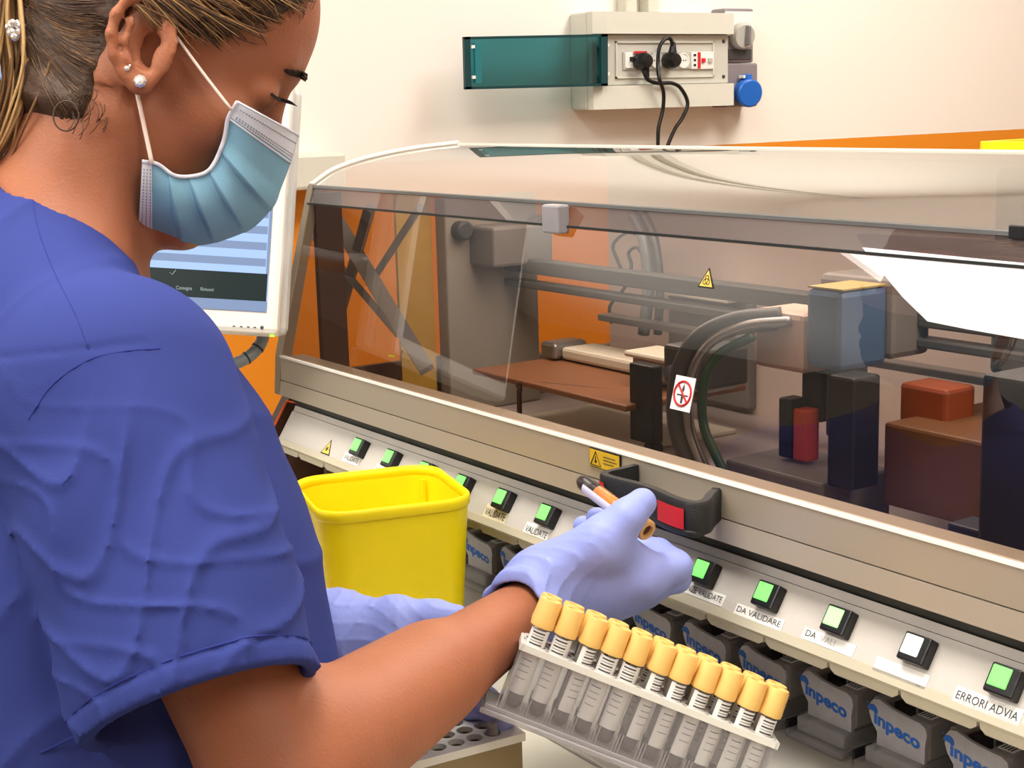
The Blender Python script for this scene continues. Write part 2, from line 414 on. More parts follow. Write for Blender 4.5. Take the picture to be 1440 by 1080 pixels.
# back wall of the hood, open at the left
MB().box((XL, 1.25, 1.0), (XR, 1.28, 1.427)).build('back_panel', 'interior_back', mach)
MB().extr([(1.05, 1.4445), (1.05, 1.4494), (1.28, 1.432), (1.28, 1.427)], XL, XR).build('hood_back_cover', 'cabinet_white', mach)
MB().box((XL, .78, 1.098), (XR, 1.25, 1.112)).build('inner_floor', 'interior_floor', mach)
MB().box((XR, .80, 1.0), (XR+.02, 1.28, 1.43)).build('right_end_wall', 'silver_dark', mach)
# brown post at the left end of the window
MB().box((XL+.003, .80, 1.112), (XL+.012, .835, 1.40)).build('inner_post', 'brown_dark', mach)
MB().box((XL+.003, .765, 1.165), (XL+.012, 1.0, 1.185)).build('inner_sill', 'brown_dark', mach)
# handle
HZ = 1.193
hl = onY(850, 672, .702)[0]; hr = onY(1003, 700, .708)[0]
hl, hr = -.911, -.792
bar = [(-.913, .7425), (-.912, .725), (hl, .710), (hl+.006, .7035), (hl+.020, .7025), (hl+.045, .7055), (hl+.068, .7050), (hr-.030, .7010), (hr-.012, .7000), (hr-.003, .7035), (hr-.003, .713), (-.806, .728), (-.815, .7425)]
bar = [(p[0], p[1]) for p in catmull([(a, b, 0) for a, b in bar], 4)]
V = []; nb = len(bar)
for i, (x, y) in enumerate(bar):
    a = np.array(bar[max(i-1, 0)]); b = np.array(bar[min(i+1, nb-1)]); t = unit(b-a); nn = np.array([t[1], -t[0]])*.0035
    for sx, z in ((1, HZ-.0125), (1, HZ+.0105), (.6, HZ+.0125), (-1, HZ+.0125), (-1, HZ-.0125)):
        V.append((x+nn[0]*sx, y+nn[1]*sx, z))
Fc = [(i*5+k, i*5+(k+1) % 5, (i+1)*5+(k+1) % 5, (i+1)*5+k) for i in range(nb-1) for k in range(5)]+[(0, 1, 2, 3, 4), tuple((nb-1)*5+k for k in range(5))]
hand_bar = MB().add(V, Fc).build('handle', 'black_soft', mach, angle=35)
for (xa, xb) in ((hl+.004, hl+.013), (hr-.041, hr-.008)):
    t = MB(); n_ = 8; V = []
    def yb(x):
        mid = [q for q in bar if q[1] < .7075]; return float(np.interp(x, [q[0] for q in mid], [q[1] for q in mid]))
    xs = np.linspace(xa, xb, n_)
    for x in xs: V += [(x, yb(x)-.0052, HZ-.0085), (x, yb(x)-.0052, HZ+.0075)]
    t.add(V, [(2*i, 2*i+1, 2*i+3, 2*i+2) for i in range(n_-1)])
    t.build('red_inlay', 'red_flag', hand_bar)
# flange lower edge of the handle
MB().tube([(x, y-.002, HZ-.0115) for x, y in bar[2:-2]], .003, 8).build('handle_edge', 'black_soft', hand_bar, smooth=True)

# push buttons with lamps and paper labels
LAB = {0: (-1.421, -1.385, -.0122, -.0232, 'VALIDATE', 'paper', 'ink'), 1: (-1.35, -1.314, -.0125, -.0235, 'VALIDATE', 'paper', 'ink'), 2: (-1.28, -1.243, -.0125, -.024, 'VALIDATE', 'paper', 'ink'),
       3: (-1.209, -1.172, -.012, -.0245, 'VALIDATE', 'paper_warm', 'ink'), 4: (-1.137, -1.100, -.0112, -.0245, 'VALIDATE', 'paper_warm', 'ink'),
       5: (-1.069, -1.032, -.0142, -.0258, 'VALIDATE', 'paper', 'ink'), 6: (-.998, -.961, -.0142, -.0255, 'VALIDATE', 'paper', 'ink'), 7: (-.93, -.89, -.0142, -.0245, 'URGENZE', 'paper', 'ink'),
       8: (-.862, -.803, -.0142, -.0235, 'URGENZE VALIDATE', 'paper', 'ink'), 9: (-.789, -.739, -.0162, -.0248, 'DA VALIDARE', 'paper', 'ink'), 10: (-.719, -.670, -.0150, -.0238, 'DA VALI', 'paper', 'ink_faint'),
       11: (-.650, -.605, -.0165, -.0268, '', 'paper', 'ink'), 12: (-.583, -.532, -.0160, -.0265, 'ERRORI ADVIA', 'paper', 'ink')}
def push_button(i, x):
    s0 = -.0038; x = x+.010
    b = MB(); b.obox(pan(x, s0), (1, 0, 0), PD, PN, (-.0125, -.0100, -.001), (.0095, .0098, .009), 0, .0014)
    ob = b.build('push_button', 'black_plastic', mach)
    lens = 'green_lamp' if i not in (10, 11) else ('green_lamp_pale' if i == 10 else 'white_lamp')
    MB().obox(pan(x, s0), (1, 0, 0), PD, PN, (-.0108, -.0055, .008), (.0035, .0082, .0097), 0, .0008).build('button_lamp', lens, ob)
    if i == 2: MB().obox(pan(x, s0), (1, 0, 0), PD, PN, (-.006, -.002, .0097), (.002, .002, .0099)).build('lamp_mark', 'ink', ob)
    if i in (10,): ob['label'] = 'push button with pale green lamp'
    if i in (11,): ob['label'] = 'push button with white lamp'
    a, c, s1, s2, txt, pm, im = LAB[i]
    lb = MB().obox((0, 0, 0)+pan(0, 0), (1, 0, 0), PD, PN, (a, s2, .0001), (c, s1, .0006)).build('button_label', pm, mach)
    if i in (8, 11): pass
    lb['label'] = ('white paper strip lettered %s' % txt.split(' ADV')[0]) if txt else 'white paper strip with nothing legible'
    if txt:
        w_ = (c-a)-.004; hgt = (s1-s2)*.52
        if i == 10:
            text('lettering', 'DA ', pan(a+.003, s2+.0028, .0006), (1, 0, 0), PD, hgt, 'ink', lb, width=.010)
            text('lettering', 'VALI', pan(a+.017, s2+.0026, .0006), (1, 0, 0), PD, hgt, 'ink_faint', lb, width=.014)
        else:
            text('lettering', txt, pan(a+.002, s2+.0024, .0006), (1, 0, 0), PD, hgt, im, lb, width=w_)
    else:
        MB().obox(pan(0, 0), (1, 0, 0), PD, PN, (c-.0075, s2+.0012, .0006), (c-.004, s2+.0016, .0007)).build('pen_mark', 'ink', lb)
for i in range(13): push_button(i, -1.4+.0702*i)

def tri_sign(parent, o, ux, uy, size, kind):
    """yellow triangle with black border"""
    h = size
    def T(k, l, m): return MB().poly(np.array(o)+np.cross(ux, uy)*l, ux, uy, [(-k*.58*h, -k*.5*h+(1-k)*-.16*h), (k*.58*h, -k*.5*h+(1-k)*-.16*h), (0, k*.5*h-(1-k)*.16*h)], .0002)
    s = T(1, 0, 0).build('warning_sticker', 'ink_black', parent)
    T(.8, .0002, 0).build('sticker_face', 'yellow_sign', s)
    sy = MB(); oo = np.array(o)+np.cross(ux, uy)*.0004-np.array(uy)*h*.14; ux = np.array(ux); uy = np.array(uy)
    if kind == 'bio':
        for a in (90, 210, 330):
            c = np.array([math.cos(math.radians(a)), math.sin(math.radians(a))])*h*.13
            pts = [oo+ux*(c[0]+h*.12*math.cos(t))+uy*(c[1]+h*.12*math.sin(t)) for t in np.radians(np.arange(a-140, a+141, 20))]
            sy.tube(pts, h*.022, 5)
        pts = [oo+ux*(h*.1*math.cos(t))+uy*(h*.1*math.sin(t)) for t in np.radians(np.arange(0, 361, 30))]; sy.tube(pts, h*.018, 5)
    else:
        sy.lathe(oo, np.cross(ux, uy), [(h*.08, 0), (h*.08, .0002)], 10)
        for a in range(0, 360, 45):
            d = ux*math.cos(math.radians(a))+uy*math.sin(math.radians(a)); sy.tube([oo, oo+d*h*.17], h*.02, 5)
        sy.tube([oo, oo+ux*h*.33], h*.015, 5)
    sy.build('symbol', 'ink_black', s)
    return s
UPX = np.array([1., 0, 0])
t = tri_sign(mach, pan(-1.4615, -.0145, .0003), UPX, PD, .0185, 'laser'); t['label'] = 'small yellow laser triangle'
# yellow laser rectangle on the frame
st = MB().box((-.976, .7425, 1.1925), (-.934, .7445, 1.2085)).build('warning_sticker', 'ink_black', mach); st['label'] = 'yellow rectangular laser notice'
MB().box((-.9752, .7421, 1.1932), (-.9348, .7426, 1.2078)).build('sticker_face', 'yellow_sticker', st)
for k, w_ in enumerate((.016, .018, .014)):
    MB().box((-.956, .7418, 1.2035-.0028*k), (-.956+w_, .74215, 1.2041-.0028*k)).build('text_line', 'ink', st)
q = MB(); A_ = [(-.9735, 1.1945), (-.9595, 1.1945), (-.9665, 1.2065)]
q.tube([(a, .7420, b) for a, b in A_+[A_[0]]], .0005, 5); q.lathe((-.9665, .7422, 1.198), (0, -1, 0), [(.0014, 0), (.0014, .0004)], 8)
q.tube([(-.9665, .7420, 1.198), (-.9665, .7420, 1.2025)], .0004, 5)
q.build('symbol', 'ink_black', st)
# biohazard triangle and no-flame sign stuck on the window
GDn = np.array([0, gd[0], gd[1]]); GDn = unit(GDn)
def win(x, z): t = (z-g0[1])/(g1[1]-g0[1]); return np.array([x, g0[0]+(g1[0]-g0[0])*t, z])+GN*.0004
t = tri_sign(mach, win(-.8735, 1.3585), UPX, GDn, .0165, 'bio'); t['label'] = 'yellow biohazard triangle on the window'
o = win(-.8755, 1.2675)
ns = MB().obox(o, UPX, GDn, GN, (-.0118, -.0138, 0), (.0118, .0138, .0003)).build('safety_sticker', 'paper', mach); ns['label'] = 'white sticker with red ring, no open flames'
rg = MB(); pts = [o+UPX*.0098*math.cos(a)+GDn*.0098*math.sin(a)+GN*.0006 for a in np.linspace(0, 2*math.pi, 33)]
rg.tube(pts, .00095, 6); rg.tube([o-UPX*.007+GDn*.007+GN*.0006, o+UPX*.007-GDn*.007+GN*.0006], .00085, 6); rg.build('red_ring', 'red_flag', ns)
sm = MB(); sm.lathe(o+GDn*.0015+GN*.0003, GDn, [(.0003, 0), (.0013, .002), (.0002, .006)], 8)
sm.obox(o, UPX, GDn, GN, (-.0065, -.002, .0003), (.0065, -.0008, .0005)); sm.obox(o, UPX, GDn, GN, (-.0012, -.008, .0003), (.0012, -.002, .0005)); sm.build('symbol', 'ink', ns)
# latch clip over the roof fold and small lock at right
MB().box((-1.095, .783, 1.382), (-1.070, .797, 1.408), 0, .002).build('hood_latch', 'frost_front', mach)
MB().box((-.60, .797, 1.405), (-.588, .803, 1.414), 0, .001).build('hood_lock', 'black_soft', mach)

# ------------------------------------------------------------------ mechanics inside the hood (parts of the machine)
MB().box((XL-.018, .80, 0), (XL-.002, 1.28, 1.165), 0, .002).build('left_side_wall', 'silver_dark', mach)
mach_in = mach
MB().box((-1.60+.02, .965, 1.112), (-1.575+.02, 1.105, 1.385), 0, .003).build('left_column', 'column_grey', mach)
MB().box((-1.582, .908, 1.13), (-1.577, .958, 1.395)).build('mustard_strip', 'mustard', mach)
MB().box((-1.58, 1.0, 1.30), (-1.50, 1.09, 1.35), 0, .004).build('rail_block', 'grey_part', mach)
for y, z in ((.985, 1.345), (1.10, 1.345)):
    MB().lathe((-1.57, y, z), (1, 0, 0), [(.012, 0), (.012, .03), (.009, .033)], 16).build('roller', 'grey_dark', mach, angle=40)
for z0, z1, y in ((1.289, 1.307, 1.05), (1.270, 1.279, 1.05)):
    MB().box((-1.555, y, z0), (XR-.1, y+.02, z1), 0, .002).build('gantry_rail', 'metal_dark', mach)
MB().box((-1.45, 1.12, 1.228), (XR-.1, 1.14, 1.236), 0, .001).build('gantry_rail', 'metal', mach)
# gripper head
gh = MB().box((-.932, .955, 1.258), (-.888, 1.015, 1.330), 0, .006).build('gripper_head', 'robot_blue', mach)
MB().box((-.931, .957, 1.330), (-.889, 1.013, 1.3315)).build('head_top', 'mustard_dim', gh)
MB().box((-1.0, .955, 1.250), (-.933, 1.01, 1.305), 0, .006).build('head_side', 'robot_pink', gh)
MB().box((-.975, 1.016, 1.262), (-.885, 1.07, 1.335), 0, .006).build('head_back', 'grey_part', gh)
MB().box((-.93, .98, 1.10+.09), (-.905, 1.01, 1.262), 0, .003).build('head_column', 'grey_dark', gh)
# cable chain arc
ar = catmull([onY(985, 672, .90), onY(958, 600, .90), onY(960, 530, .90), onY(985, 480, .91), onY(1035, 455, .93), onY(1100, 448, .96)], 8)
MB().tube(ar, .0145, 10, flat=.7).build('cable_chain', 'grey_dark', mach, smooth=True)
ar2 = catmull([onY(1020, 668, .90), onY(990, 600, .90), onY(990, 540, .90), onY(1010, 500, .91), onY(1060, 472, .93)], 8)
MB().tube(ar2, .0045, 8).build('green_cable', 'green_dark', mach, smooth=True)
MB().tube([p+(0.016, -.004, 0) for p in ar], .005, 8).build('grey_cable', 'metal', mach, smooth=True)
# hose bundle beside the back ledge
MB().tube(catmull([onY(905, 470, 1.16), onY(912, 400, 1.16), onY(905, 335, 1.16), onY(890, 300, 1.16)], 6), .0075, 10).build('hose', 'hose_grey', mach, smooth=True)
MB().tube(catmull([onY(925, 470, 1.16), onY(928, 400, 1.16), onY(920, 335, 1.16), onY(905, 300, 1.16)], 6), .0055, 10).build('hose', 'metal_dark', mach, smooth=True)
for P in ([(860, 455), (858, 430), (880, 400), (870, 370), (862, 345), (880, 328), (900, 330)], [(880, 400), (888, 375), (884, 356), (895, 348), (905, 360)]):
    MB().tube(catmull([onY(a, b, 1.18) for a, b in P], 6), .0022, 8).build('cable', 'grey_dark', mach, smooth=True)
# bent brown shelf with post, trays and rails
sh = MB(); L_ = onY(738, 524, 1.0); R_ = onY(925, 482, 1.0)
MB().box((-1.45, .93, 1.183), (-1.16, 1.10, 1.190), 0, .002).build('brown_shelf', 'brown_shelf', mach)
MB().tube(catmull([(-1.352, .93, 1.115), (-1.352, .93, 1.165), (-1.350, .93, 1.180), (-1.340, .935, 1.187), (-1.20, .99, 1.187)], 5), .003, 8).build('bent_leg', 'brown_dark', mach, smooth=True)
for x0, x1, y, z0, z1, m in ((-1.42, -1.28, 1.04, 1.192, 1.207, 'cream_plastic'), (-1.26, -1.14, 1.02, 1.192, 1.222, 'metal'), (-1.25, -1.15, 1.0, 1.222, 1.229, 'cream_plastic'), (-1.45, -1.42, 1.03, 1.192, 1.212, 'metal')):
    MB().box((x0, y, z0), (x1, y+.05, z1), 0, .004).build('feeder_block', m, mach)
MB().tube([(-1.145, 1.02, 1.221), (-1.10, 1.02, 1.222)], .003, 8).build('feeder_pin', 'metal', mach, smooth=True)
for y, m in ((.90, 'grey_dark'), (.935, 'metal'), (.965, 'grey_dark'), (.86, 'metal'), (.82, 'metal_dark')):
    MB().box((-1.35, y, 1.112), (-.99, y+.014, 1.121), 0, .001).build('floor_rail', m, mach)
MB().box((-1.47, .88, 1.112), (-1.24, 1.16, 1.118), 0, .002).build('tray', 'cream_plastic', mach)
MB().box((-1.172, .945, 1.15), (-1.135, .96, 1.232), 0, .002).build('black_post', 'black_soft', mach)
MB().box((-1.150, .945, 1.112), (-1.135, .96, 1.15), 0, .002).build('black_post', 'black_soft', mach)
MB().box((-1.10, .93, 1.222), (-1.04, .99, 1.262), 0, .004).build('clamp_block', 'grey_dark', mach)
MB().tube([(-1.09, .93, 1.24), (-1.07, .93, 1.205)], .008, 8).build('clamp_arm', 'dark_blue', mach, smooth=True)
MB().box((-.975, .965, 1.165), (-.958, .985, 1.222), 0, .002).build('black_post', 'black_soft', mach)
MB().box((-.957, .966, 1.165), (-.94, .984, 1.214), 0, .002).build('orange_block', 'orange_red', mach)
MB().box((-.965, .985, 1.20), (-.94, 1.01, 1.26), 0, .002).build('blue_block', 'dark_blue', mach)
MB().box((-1.01, .93, 1.112), (-.885, 1.02, 1.162), 0, .003).build('motor_box', 'grey_part', mach)
for k in range(4):
    MB().box((-.94+.012*k, .9285, 1.13), (-.932+.012*k, .9302, 1.15)).build('vent', 'grey_dark', mach)
MB().box((-.885, .935, 1.160), (-.885+.03, .97, 1.26), 0, .003).build('dark_column', 'black_soft', mach)
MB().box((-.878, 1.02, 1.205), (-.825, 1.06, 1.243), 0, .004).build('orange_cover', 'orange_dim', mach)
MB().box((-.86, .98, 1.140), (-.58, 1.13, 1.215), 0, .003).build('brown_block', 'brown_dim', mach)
for k in range(3):
    MB().box((-.85+.028*k, .93, 1.125), (-.832+.028*k, .95, 1.131), 0, .001).build('bright_clip', 'cream_plastic', mach)
MB().box((-.80, .86, 1.112), (-.66, .95, 1.122), 0, .002).build('lower_tray', 'cream_plastic', mach)
MB().box((-.665, .86, 1.112), (-.615, .91, 1.30), 0, .003).build('dark_column', 'dark_blue', mach)
MB().box((-.70, .87, 1.15), (-.665, .90, 1.18), 0, .002).build('blue_block', 'dark_blue', mach)
MB().box((-.78, 1.06, 1.235), (-.15, 1.16, 1.40), 0, .006).build('dark_gantry_box', 'grey_dark', mach)
MB().box((-.86, 1.12, 1.24), (-.60, 1.18, 1.43), 0, .006).build('dark_gantry_box', 'grey_dark', mach)
MB().box((-1.45, 1.20, 1.255), (-1.30, 1.25, 1.275), 0, .003).build('back_ledge', 'cream_plastic', mach)
MB().box((-1.45, 1.235, 1.12), (-1.30, 1.25, 1.255), 0, .003).build('back_cabinet', 'grey_part', mach)
# sloping grey bars behind the left end of the window (added to imitate the monitor's reflection)
for a, b, r in (((462, 292), (600, 520), .013), ((520, 292), (470, 470), .008), ((440, 330), (560, 470), .006), ((590, 292), (520, 400), .006)):
    MB().tube([onY(*a, .86), onY(*b, .90)], r, 4).build('reflection_bar', 'grey_part', mach)
MB().box((-.86, 1.19, 1.113), (XR-.002, 1.2, 1.424), 0, .002).build('dark_backing', 'grey_dark', mach)
# a little unseen fill light added inside the hood
area('hood_fill', (-.9, 1.0, 1.44), 1.2, 5.5, (1, .95, .9), sy=.12)

# ------------------------------------------------------------------ sample carriers in the bays
def carrier(k, x0):
    nm = ['first', 'second', 'third', 'fourth', 'fifth', 'sixth', 'seventh', 'eighth', 'ninth', 'tenth', 'eleventh', 'twelfth', 'thirteenth', 'fourteenth', 'fifteenth']
    e = empty('sample_carrier', (x0+.026, .82, 1.0), carrier_label(k), 'tube carrier', 'grey translucent carriers under the button panel')
    if k == 0:
        Y0 = .800
        fr = MB(); pr = [(.008, .020), (.008, .030), (.003, .036), (.000, .043), (.0005, .050), (.004, .0545), (.010, .056), (.022, .0525), (.036, .051), (.048, .0505), (.053, .048), (.0545, .043), (.053, .034), (.053, .020)]
        fr.poly((0, Y0+.003, 0), (1, 0, 0), (0, 0, 1), pr, .003)
        f = fr.build('front_plate', 'frost_front', e)
        MB().poly((0, Y0-.0002, 0), (1, 0, 0), (0, 0, 1), [(.024, .021), (.0252, .021), (.0235, .034), (.0222, .036)], .0004).build('moulded_line', 'grey_part', f)
        t = MB(); t.box((.001, Y0+.003, .050), (.012, Y0+.034, .0555), 0, .002)
        t.box((.012, Y0+.026, .046), (.036, Y0+.034, .0555), 0, .002)
        t.build('loop_handle', 'frost', e)
        MB().box((.034, Y0+.003, .020), (.0535, Y0+.050, .0505), 0, .003).build('side_block', 'frost', e)
        for xx in (.014, .0225, .031): MB().box((xx, Y0+.036, .020), (xx+.0022, Y0+.075, .094), 0, .0006).build('upright_plate', 'frost', e)
        MB().box((.008, Y0+.078, .020), (.050, Y0+.13, .085), 0, .003).build('body', 'frost', e)
        MB().box((.0185, Y0+.055, .045), (.0215, Y0+.058, .088), 0, .0006).build('inner_tube', 'cap_tan', e)
        b = MB(); b.box((-.004, Y0-.014, .001), (.056, Y0+.10, .0075), 0, .002); b.box((.004, Y0-.009, .0075), (.054, Y0+.09, .020), 0, .002)
        b.build('base', 'clear_grey', e)
        MB().box((-.0075, Y0-.010, .001), (-.004, Y0+.012, .013), 0, .001).build('foot_clip', 'black_soft', e)
        MB().box((.037, Y0+.010, .0506), (.050, Y0+.020, .0510), 0, 0).build('code_sticker', 'label_white', e)
        for j in range(4):
            MB().box((.0385+.0027*j, Y0+.0115, .0510), (.0397+.0027*j, Y0+.0185, .0512)).build('code_bar', 'ink', e)
        sl_ = unit([1, 0, -.15]); text('lettering', 'inpeco', (.0050, Y0, .0365), sl_, (0, 0, 1), .0098, 'blue_ink', e, width=.044, bold=.035)
        hat = MB(); pts = [(.0035+.0048*math.cos(a), .0455+.0050*math.sin(a)) for a in np.linspace(-.2, math.pi-.1, 10)]
        hat.poly((0, Y0, 0), (1, 0, 0), (0, 0, 1), pts, .0004); hat.poly((0, Y0, 0), (1, 0, 0), (0, 0, 1), [(-.0020, .0500), (-.0008, .0500), (-.0008, .0515), (-.0020, .0515)], .0004)
        hat.build('emblem', 'blue_ink', e)
        for ch in list(e.children):
            ch.matrix_parent_inverse = Matrix(); ch.location = (-.026, -.82, 0)
            for v in ch.data.vertices: pass
        globals()['CARR'] = e
    else:
        for ch in CARR.children:
            c = ch.copy(); COL.objects.link(c); c.parent = e
    return e
def carrier_label(k):
    # k counts bays from the right end of the photograph leftwards
    L = ['grey translucent carrier under the rightmost paper label, cut off by the frame edge', 'grey translucent carrier with blue lettering, second bay from the right edge',
         'grey translucent carrier below the blank paper label, dark clip at its foot', 'grey translucent carrier below the faded DA VALI label, beside the last yellow cap',
         'grey translucent carrier below the DA VALIDARE label, behind the yellow caps', 'grey translucent carrier below the URGENZE VALIDATE label, behind the rack',
         'dim grey carrier just right of the gloved hand, blue lettering barely readable', 'grey carrier hidden behind the gloved hand holding the tube',
         'grey carrier behind the palm of the raised glove', 'grey carrier left of the raised glove cuff with a blue dot', 'grey carrier beside the right wall of the yellow bin',
         'grey carrier behind the yellow bin', 'grey carrier behind the left part of the yellow bin', 'spare']
    return L[k]
for k in range(13):
    carrier(k, -.640+.0-.0705*(k-1))
# open clear tubes in a round white holder at the far left bay
h = empty('tube_holder', (-1.50, .80, 1.0), 'round white holder in the farthest bay behind the yellow bin', 'holder')
MB().lathe((-1.50, .80, 1.0), (0, 0, 1), [(.030, 0), (.030, .045), (.028, .048)], 28).build('body', 'rack_white', h, angle=40)
for k, (dx, dy) in enumerate(((-.014, -.006), (.002, -.014), (.015, -.004), (0, .01))):
    t = empty('open_tube', (-1.50+dx, .80+dy, 1.049), 'clear empty tube standing in the round white holder', 'tube', 'clear tubes in the round white holder')
    m_ = MB(); m_.lathe((-1.50+dx, .80+dy, 1.0485), (0, 0, 1), [(.0055, 0), (.0055, .040), (.0045, .040), (.0045, .002)], 16); m_.build('glass', 'tube_glass', t, smooth=True)

# ------------------------------------------------------------------ white worktop in front of the machine
wt = empty('worktop', (-.7, .54, 0), 'cream white worktop along the front of the analyser', 'table')
MB().box((XL, .455, .965), (XR, .638, 1.0), 0, .003).build('top', 'worktop', wt)
for x in (XL+.05, XR-.05):
    MB().box((x-.02, .475, 0), (x+.02, .515, .964), 0, .002).build('leg', 'metal', wt)
    MB().box((x-.02, .59, 0), (x+.02, .63, .964), 0, .002).build('leg', 'metal', wt)

# ------------------------------------------------------------------ yellow bin
ZR = 1.150
FL, FR_, BR, BL = [onZ(*p, ZR)[:2] for p in ((452, 726), (670, 698), (612, 651), (404, 672))]
def bin_make():
    c = (FL+FR_+BR+BL)/4; ax = unit((FR_-FL)+(BR-BL)); ay = np.array([-ax[1], ax[0]])
    hx = (np.linalg.norm(FR_-FL)+np.linalg.norm(BR-BL))/4; hy = (abs(np.dot(BL-FL, ay))+abs(np.dot(BR-FR_, ay)))/4
    e = empty('waste_bin', (c[0], c[1], 1.0), 'open bright yellow plastic bin with rounded corners and rolled rim', 'bin')
    def ring(kx, ky, z, r):
        P = []
        for sx, sy, a0 in ((1, 1, 0), (-1, 1, 90), (-1, -1, 180), (1, -1, 270)):
            for t in range(7):
                a = math.radians(a0+t*15); x = sx*(kx-r)+r*math.cos(a); y = sy*(ky-r)+r*math.sin(a)
                p = c+ax*x+ay*y; P.append((p[0], p[1], z))
        return P
    def loft(rings):
        V = sum(rings, []); n = 28; Fc = [(i*n+k, i*n+(k+1) % n, (i+1)*n+(k+1) % n, (i+1)*n+k) for i in range(len(rings)-1) for k in range(n)]
        return V, Fc, n
    H = ZR-1.0; tp = .86
    prof_o = []
    for t in (0, .03, .1, .5, .9, .93): prof_o.append((tp+(1-tp)*t-(.02 if t == 0 else 0)-.025, 1.0005+H*t, .018+.008*t))
    R_o = [ring(hx*k, hy*k, z, r) for k, z, r in prof_o]
    R_i = [ring(hx*k-.002, hy*k-.002, z+.001, r-.001) for k, z, r in reversed(prof_o)]
    V, Fc, n = loft(R_o+R_i); Fc += [tuple(range(n))[::-1], tuple(len(V)-n+k for k in range(n))]
    MB().add(V, Fc).build('body', 'bin_yellow', e, angle=50)
    k = prof_o[-1][0]
    rr = [(k*1, -.006, 0), (k+.012, -.0075, 0), (k+.030, -.005, .0), (k+.034, 0, 0), (k+.028, .0035, 0), (k+.012, .0045, 0), (k-.012, .003, 0), (k-.02, -.003, 0)]
    R = [ring(hx*q[0], hy*q[0], ZR-.004+q[1], .028) for q in rr]; R.append(R[0])
    V, Fc, n = loft(R); MB().add(V, Fc).build('rim', 'bin_yellow', e, smooth=True)
    ph = c+ax*(hx*.78)+ay*(hy*.80)
    MB().box((ph[0]-.002, ph[1]-.002, ZR-.035), (ph[0]+.002, ph[1]+.002, ZR-.012), 0, .0005).build('inner_rib', 'bin_yellow', e)
bin_make()
# second bin, only its rim shows above the hood at the far right
q1 = onY(1376, 200, 1.42); q1z = q1[2]
e = empty('waste_bin', (q1[0]+.12, 1.45, 1.20), 'yellow bin rim peeping over the hood at the right', 'bin')
V = []; 
t = MB(); zt = onY(1400, 199, 1.42)[2]
def rring(cx, cy, hx, hy, z, r=.02):
    P = []
    for sx, sy, a0 in ((1, 1, 0), (-1, 1, 90), (-1, -1, 180), (1, -1, 270)):
        for k in range(6):
            a = math.radians(a0+k*18); P.append((cx+sx*(hx-r)+r*math.cos(a), cy+sy*(hy-r)+r*math.sin(a), z))
    return P
cx, cy = q1[0]+.125, 1.49
R = [rring(cx, cy, .10, .06, 1.2), rring(cx, cy, .118, .073, zt-.012), rring(cx, cy, .125, .08, zt-.012), rring(cx, cy, .125, .08, zt), rring(cx, cy, .115, .07, zt), rring(cx, cy, .098, .057, 1.203)]
V = sum(R, []); n = 24
t.add(V, [(i*n+k, i*n+(k+1) % n, (i+1)*n+(k+1) % n, (i+1)*n+k) for i in range(5) for k in range(n)]+[tuple(range(n))[::-1], tuple(5*n+k for k in range(n))])
t.build('body', 'bin_yellow', e, angle=40)
sf = empty('back_shelf', (cx, 1.5, 0), 'white shelf cabinet standing behind the analyser under the bin', 'cabinet')
MB().box((-1.6, 1.30, .04), (.3, 1.66, 1.198), 0, .004).build('carcass', 'cabinet_white', sf)
for k in range(3): MB().box((-1.59+.63*k, 1.295, .06), (-.975+.63*k, 1.299, 1.18), 0, .002).build('door', 'cream_plastic', sf)

# ------------------------------------------------------------------ perforated white rack on the worktop
ZK = 1.062
a0 = onZ(676, 1035, ZK); a1 = onZ(599, 1055, ZK); e1 = a1-a0; pitch = np.linalg.norm(e1)/3; e1 = unit(e1)
b1 = onZ(660, 1025, ZK)-a0; e2 = np.array([-e1[1], e1[0], 0]); e2 = e2 if np.dot(e2, b1) > 0 else -e2; p2 = abs(np.dot(b1, e2)); stag = np.dot(b1, e1)
pr = empty('perforated_rack', (a0[0], a0[1], 1.0), 'white tube rack with rows of round holes on the worktop', 'rack')
rk = MB(); p2 = max(p2, pitch*.8)
nc, nr = 7, 3; hr_ = pitch*.42
org = a0-e1*pitch*1.35-e2*p2*.62
def RP(u, v, z): q = org+e1*u+e2*v; return (q[0], q[1], z)
LU, LV = pitch*(nc+.2), p2*(nr+.25)
for i in range(nc):
    for j in range(nr):
        cu = pitch*(i+.6+.1)-.0; cv = p2*(j+.62); seg = 24; sq = []; ci = []
        for k in range(seg):
            a = 2*math.pi*k/seg; c_, s_ = math.cos(a), math.sin(a); m_ = max(abs(c_), abs(s_))
            sq.append((cu+c_/m_*pitch*.5, cv+s_/m_*p2*.5)); ci.append((cu+c_*hr_, cv+s_*min(hr_, p2*.46)))
        V = [RP(*q, ZK) for q in sq]+[RP(*q, ZK) for q in ci]+[RP(*q, ZK-.004) for q in ci]
        rk.add(V, [(k, (k+1) % seg, seg+(k+1) % seg, seg+k) for k in range(seg)]+[(seg+k, seg+(k+1) % seg, 2*seg+(k+1) % seg, 2*seg+k) for k in range(seg)])
u0, u1 = -pitch*.35, pitch*(nc+.2); v0, v1 = p2*.12, p2*(nr+.12)
def slab(ua, ub, va, vb, za, zb, mb=rk):
    V = [RP(u, v, z) for z in (za, zb) for u, v in ((ua, va), (ub, va), (ub, vb), (ua, vb))]
    mb.add(V, [(0, 3, 2, 1), (4, 5, 6, 7), (0, 1, 5, 4), (1, 2, 6, 5), (2, 3, 7, 6), (3, 0, 4, 7)])
w_ = .005
slab(u0-w_, u1+w_, v0-w_, v0, ZK-.006, ZK); slab(u0-w_, u1+w_, v1, v1+w_, ZK-.006, ZK); slab(u0-w_, u0, v0, v1, ZK-.006, ZK); slab(u1, u1+w_, v0, v1, ZK-.006, ZK)
slab(u0, pitch*.2, v0, v1, ZK-.005, ZK-.00005)
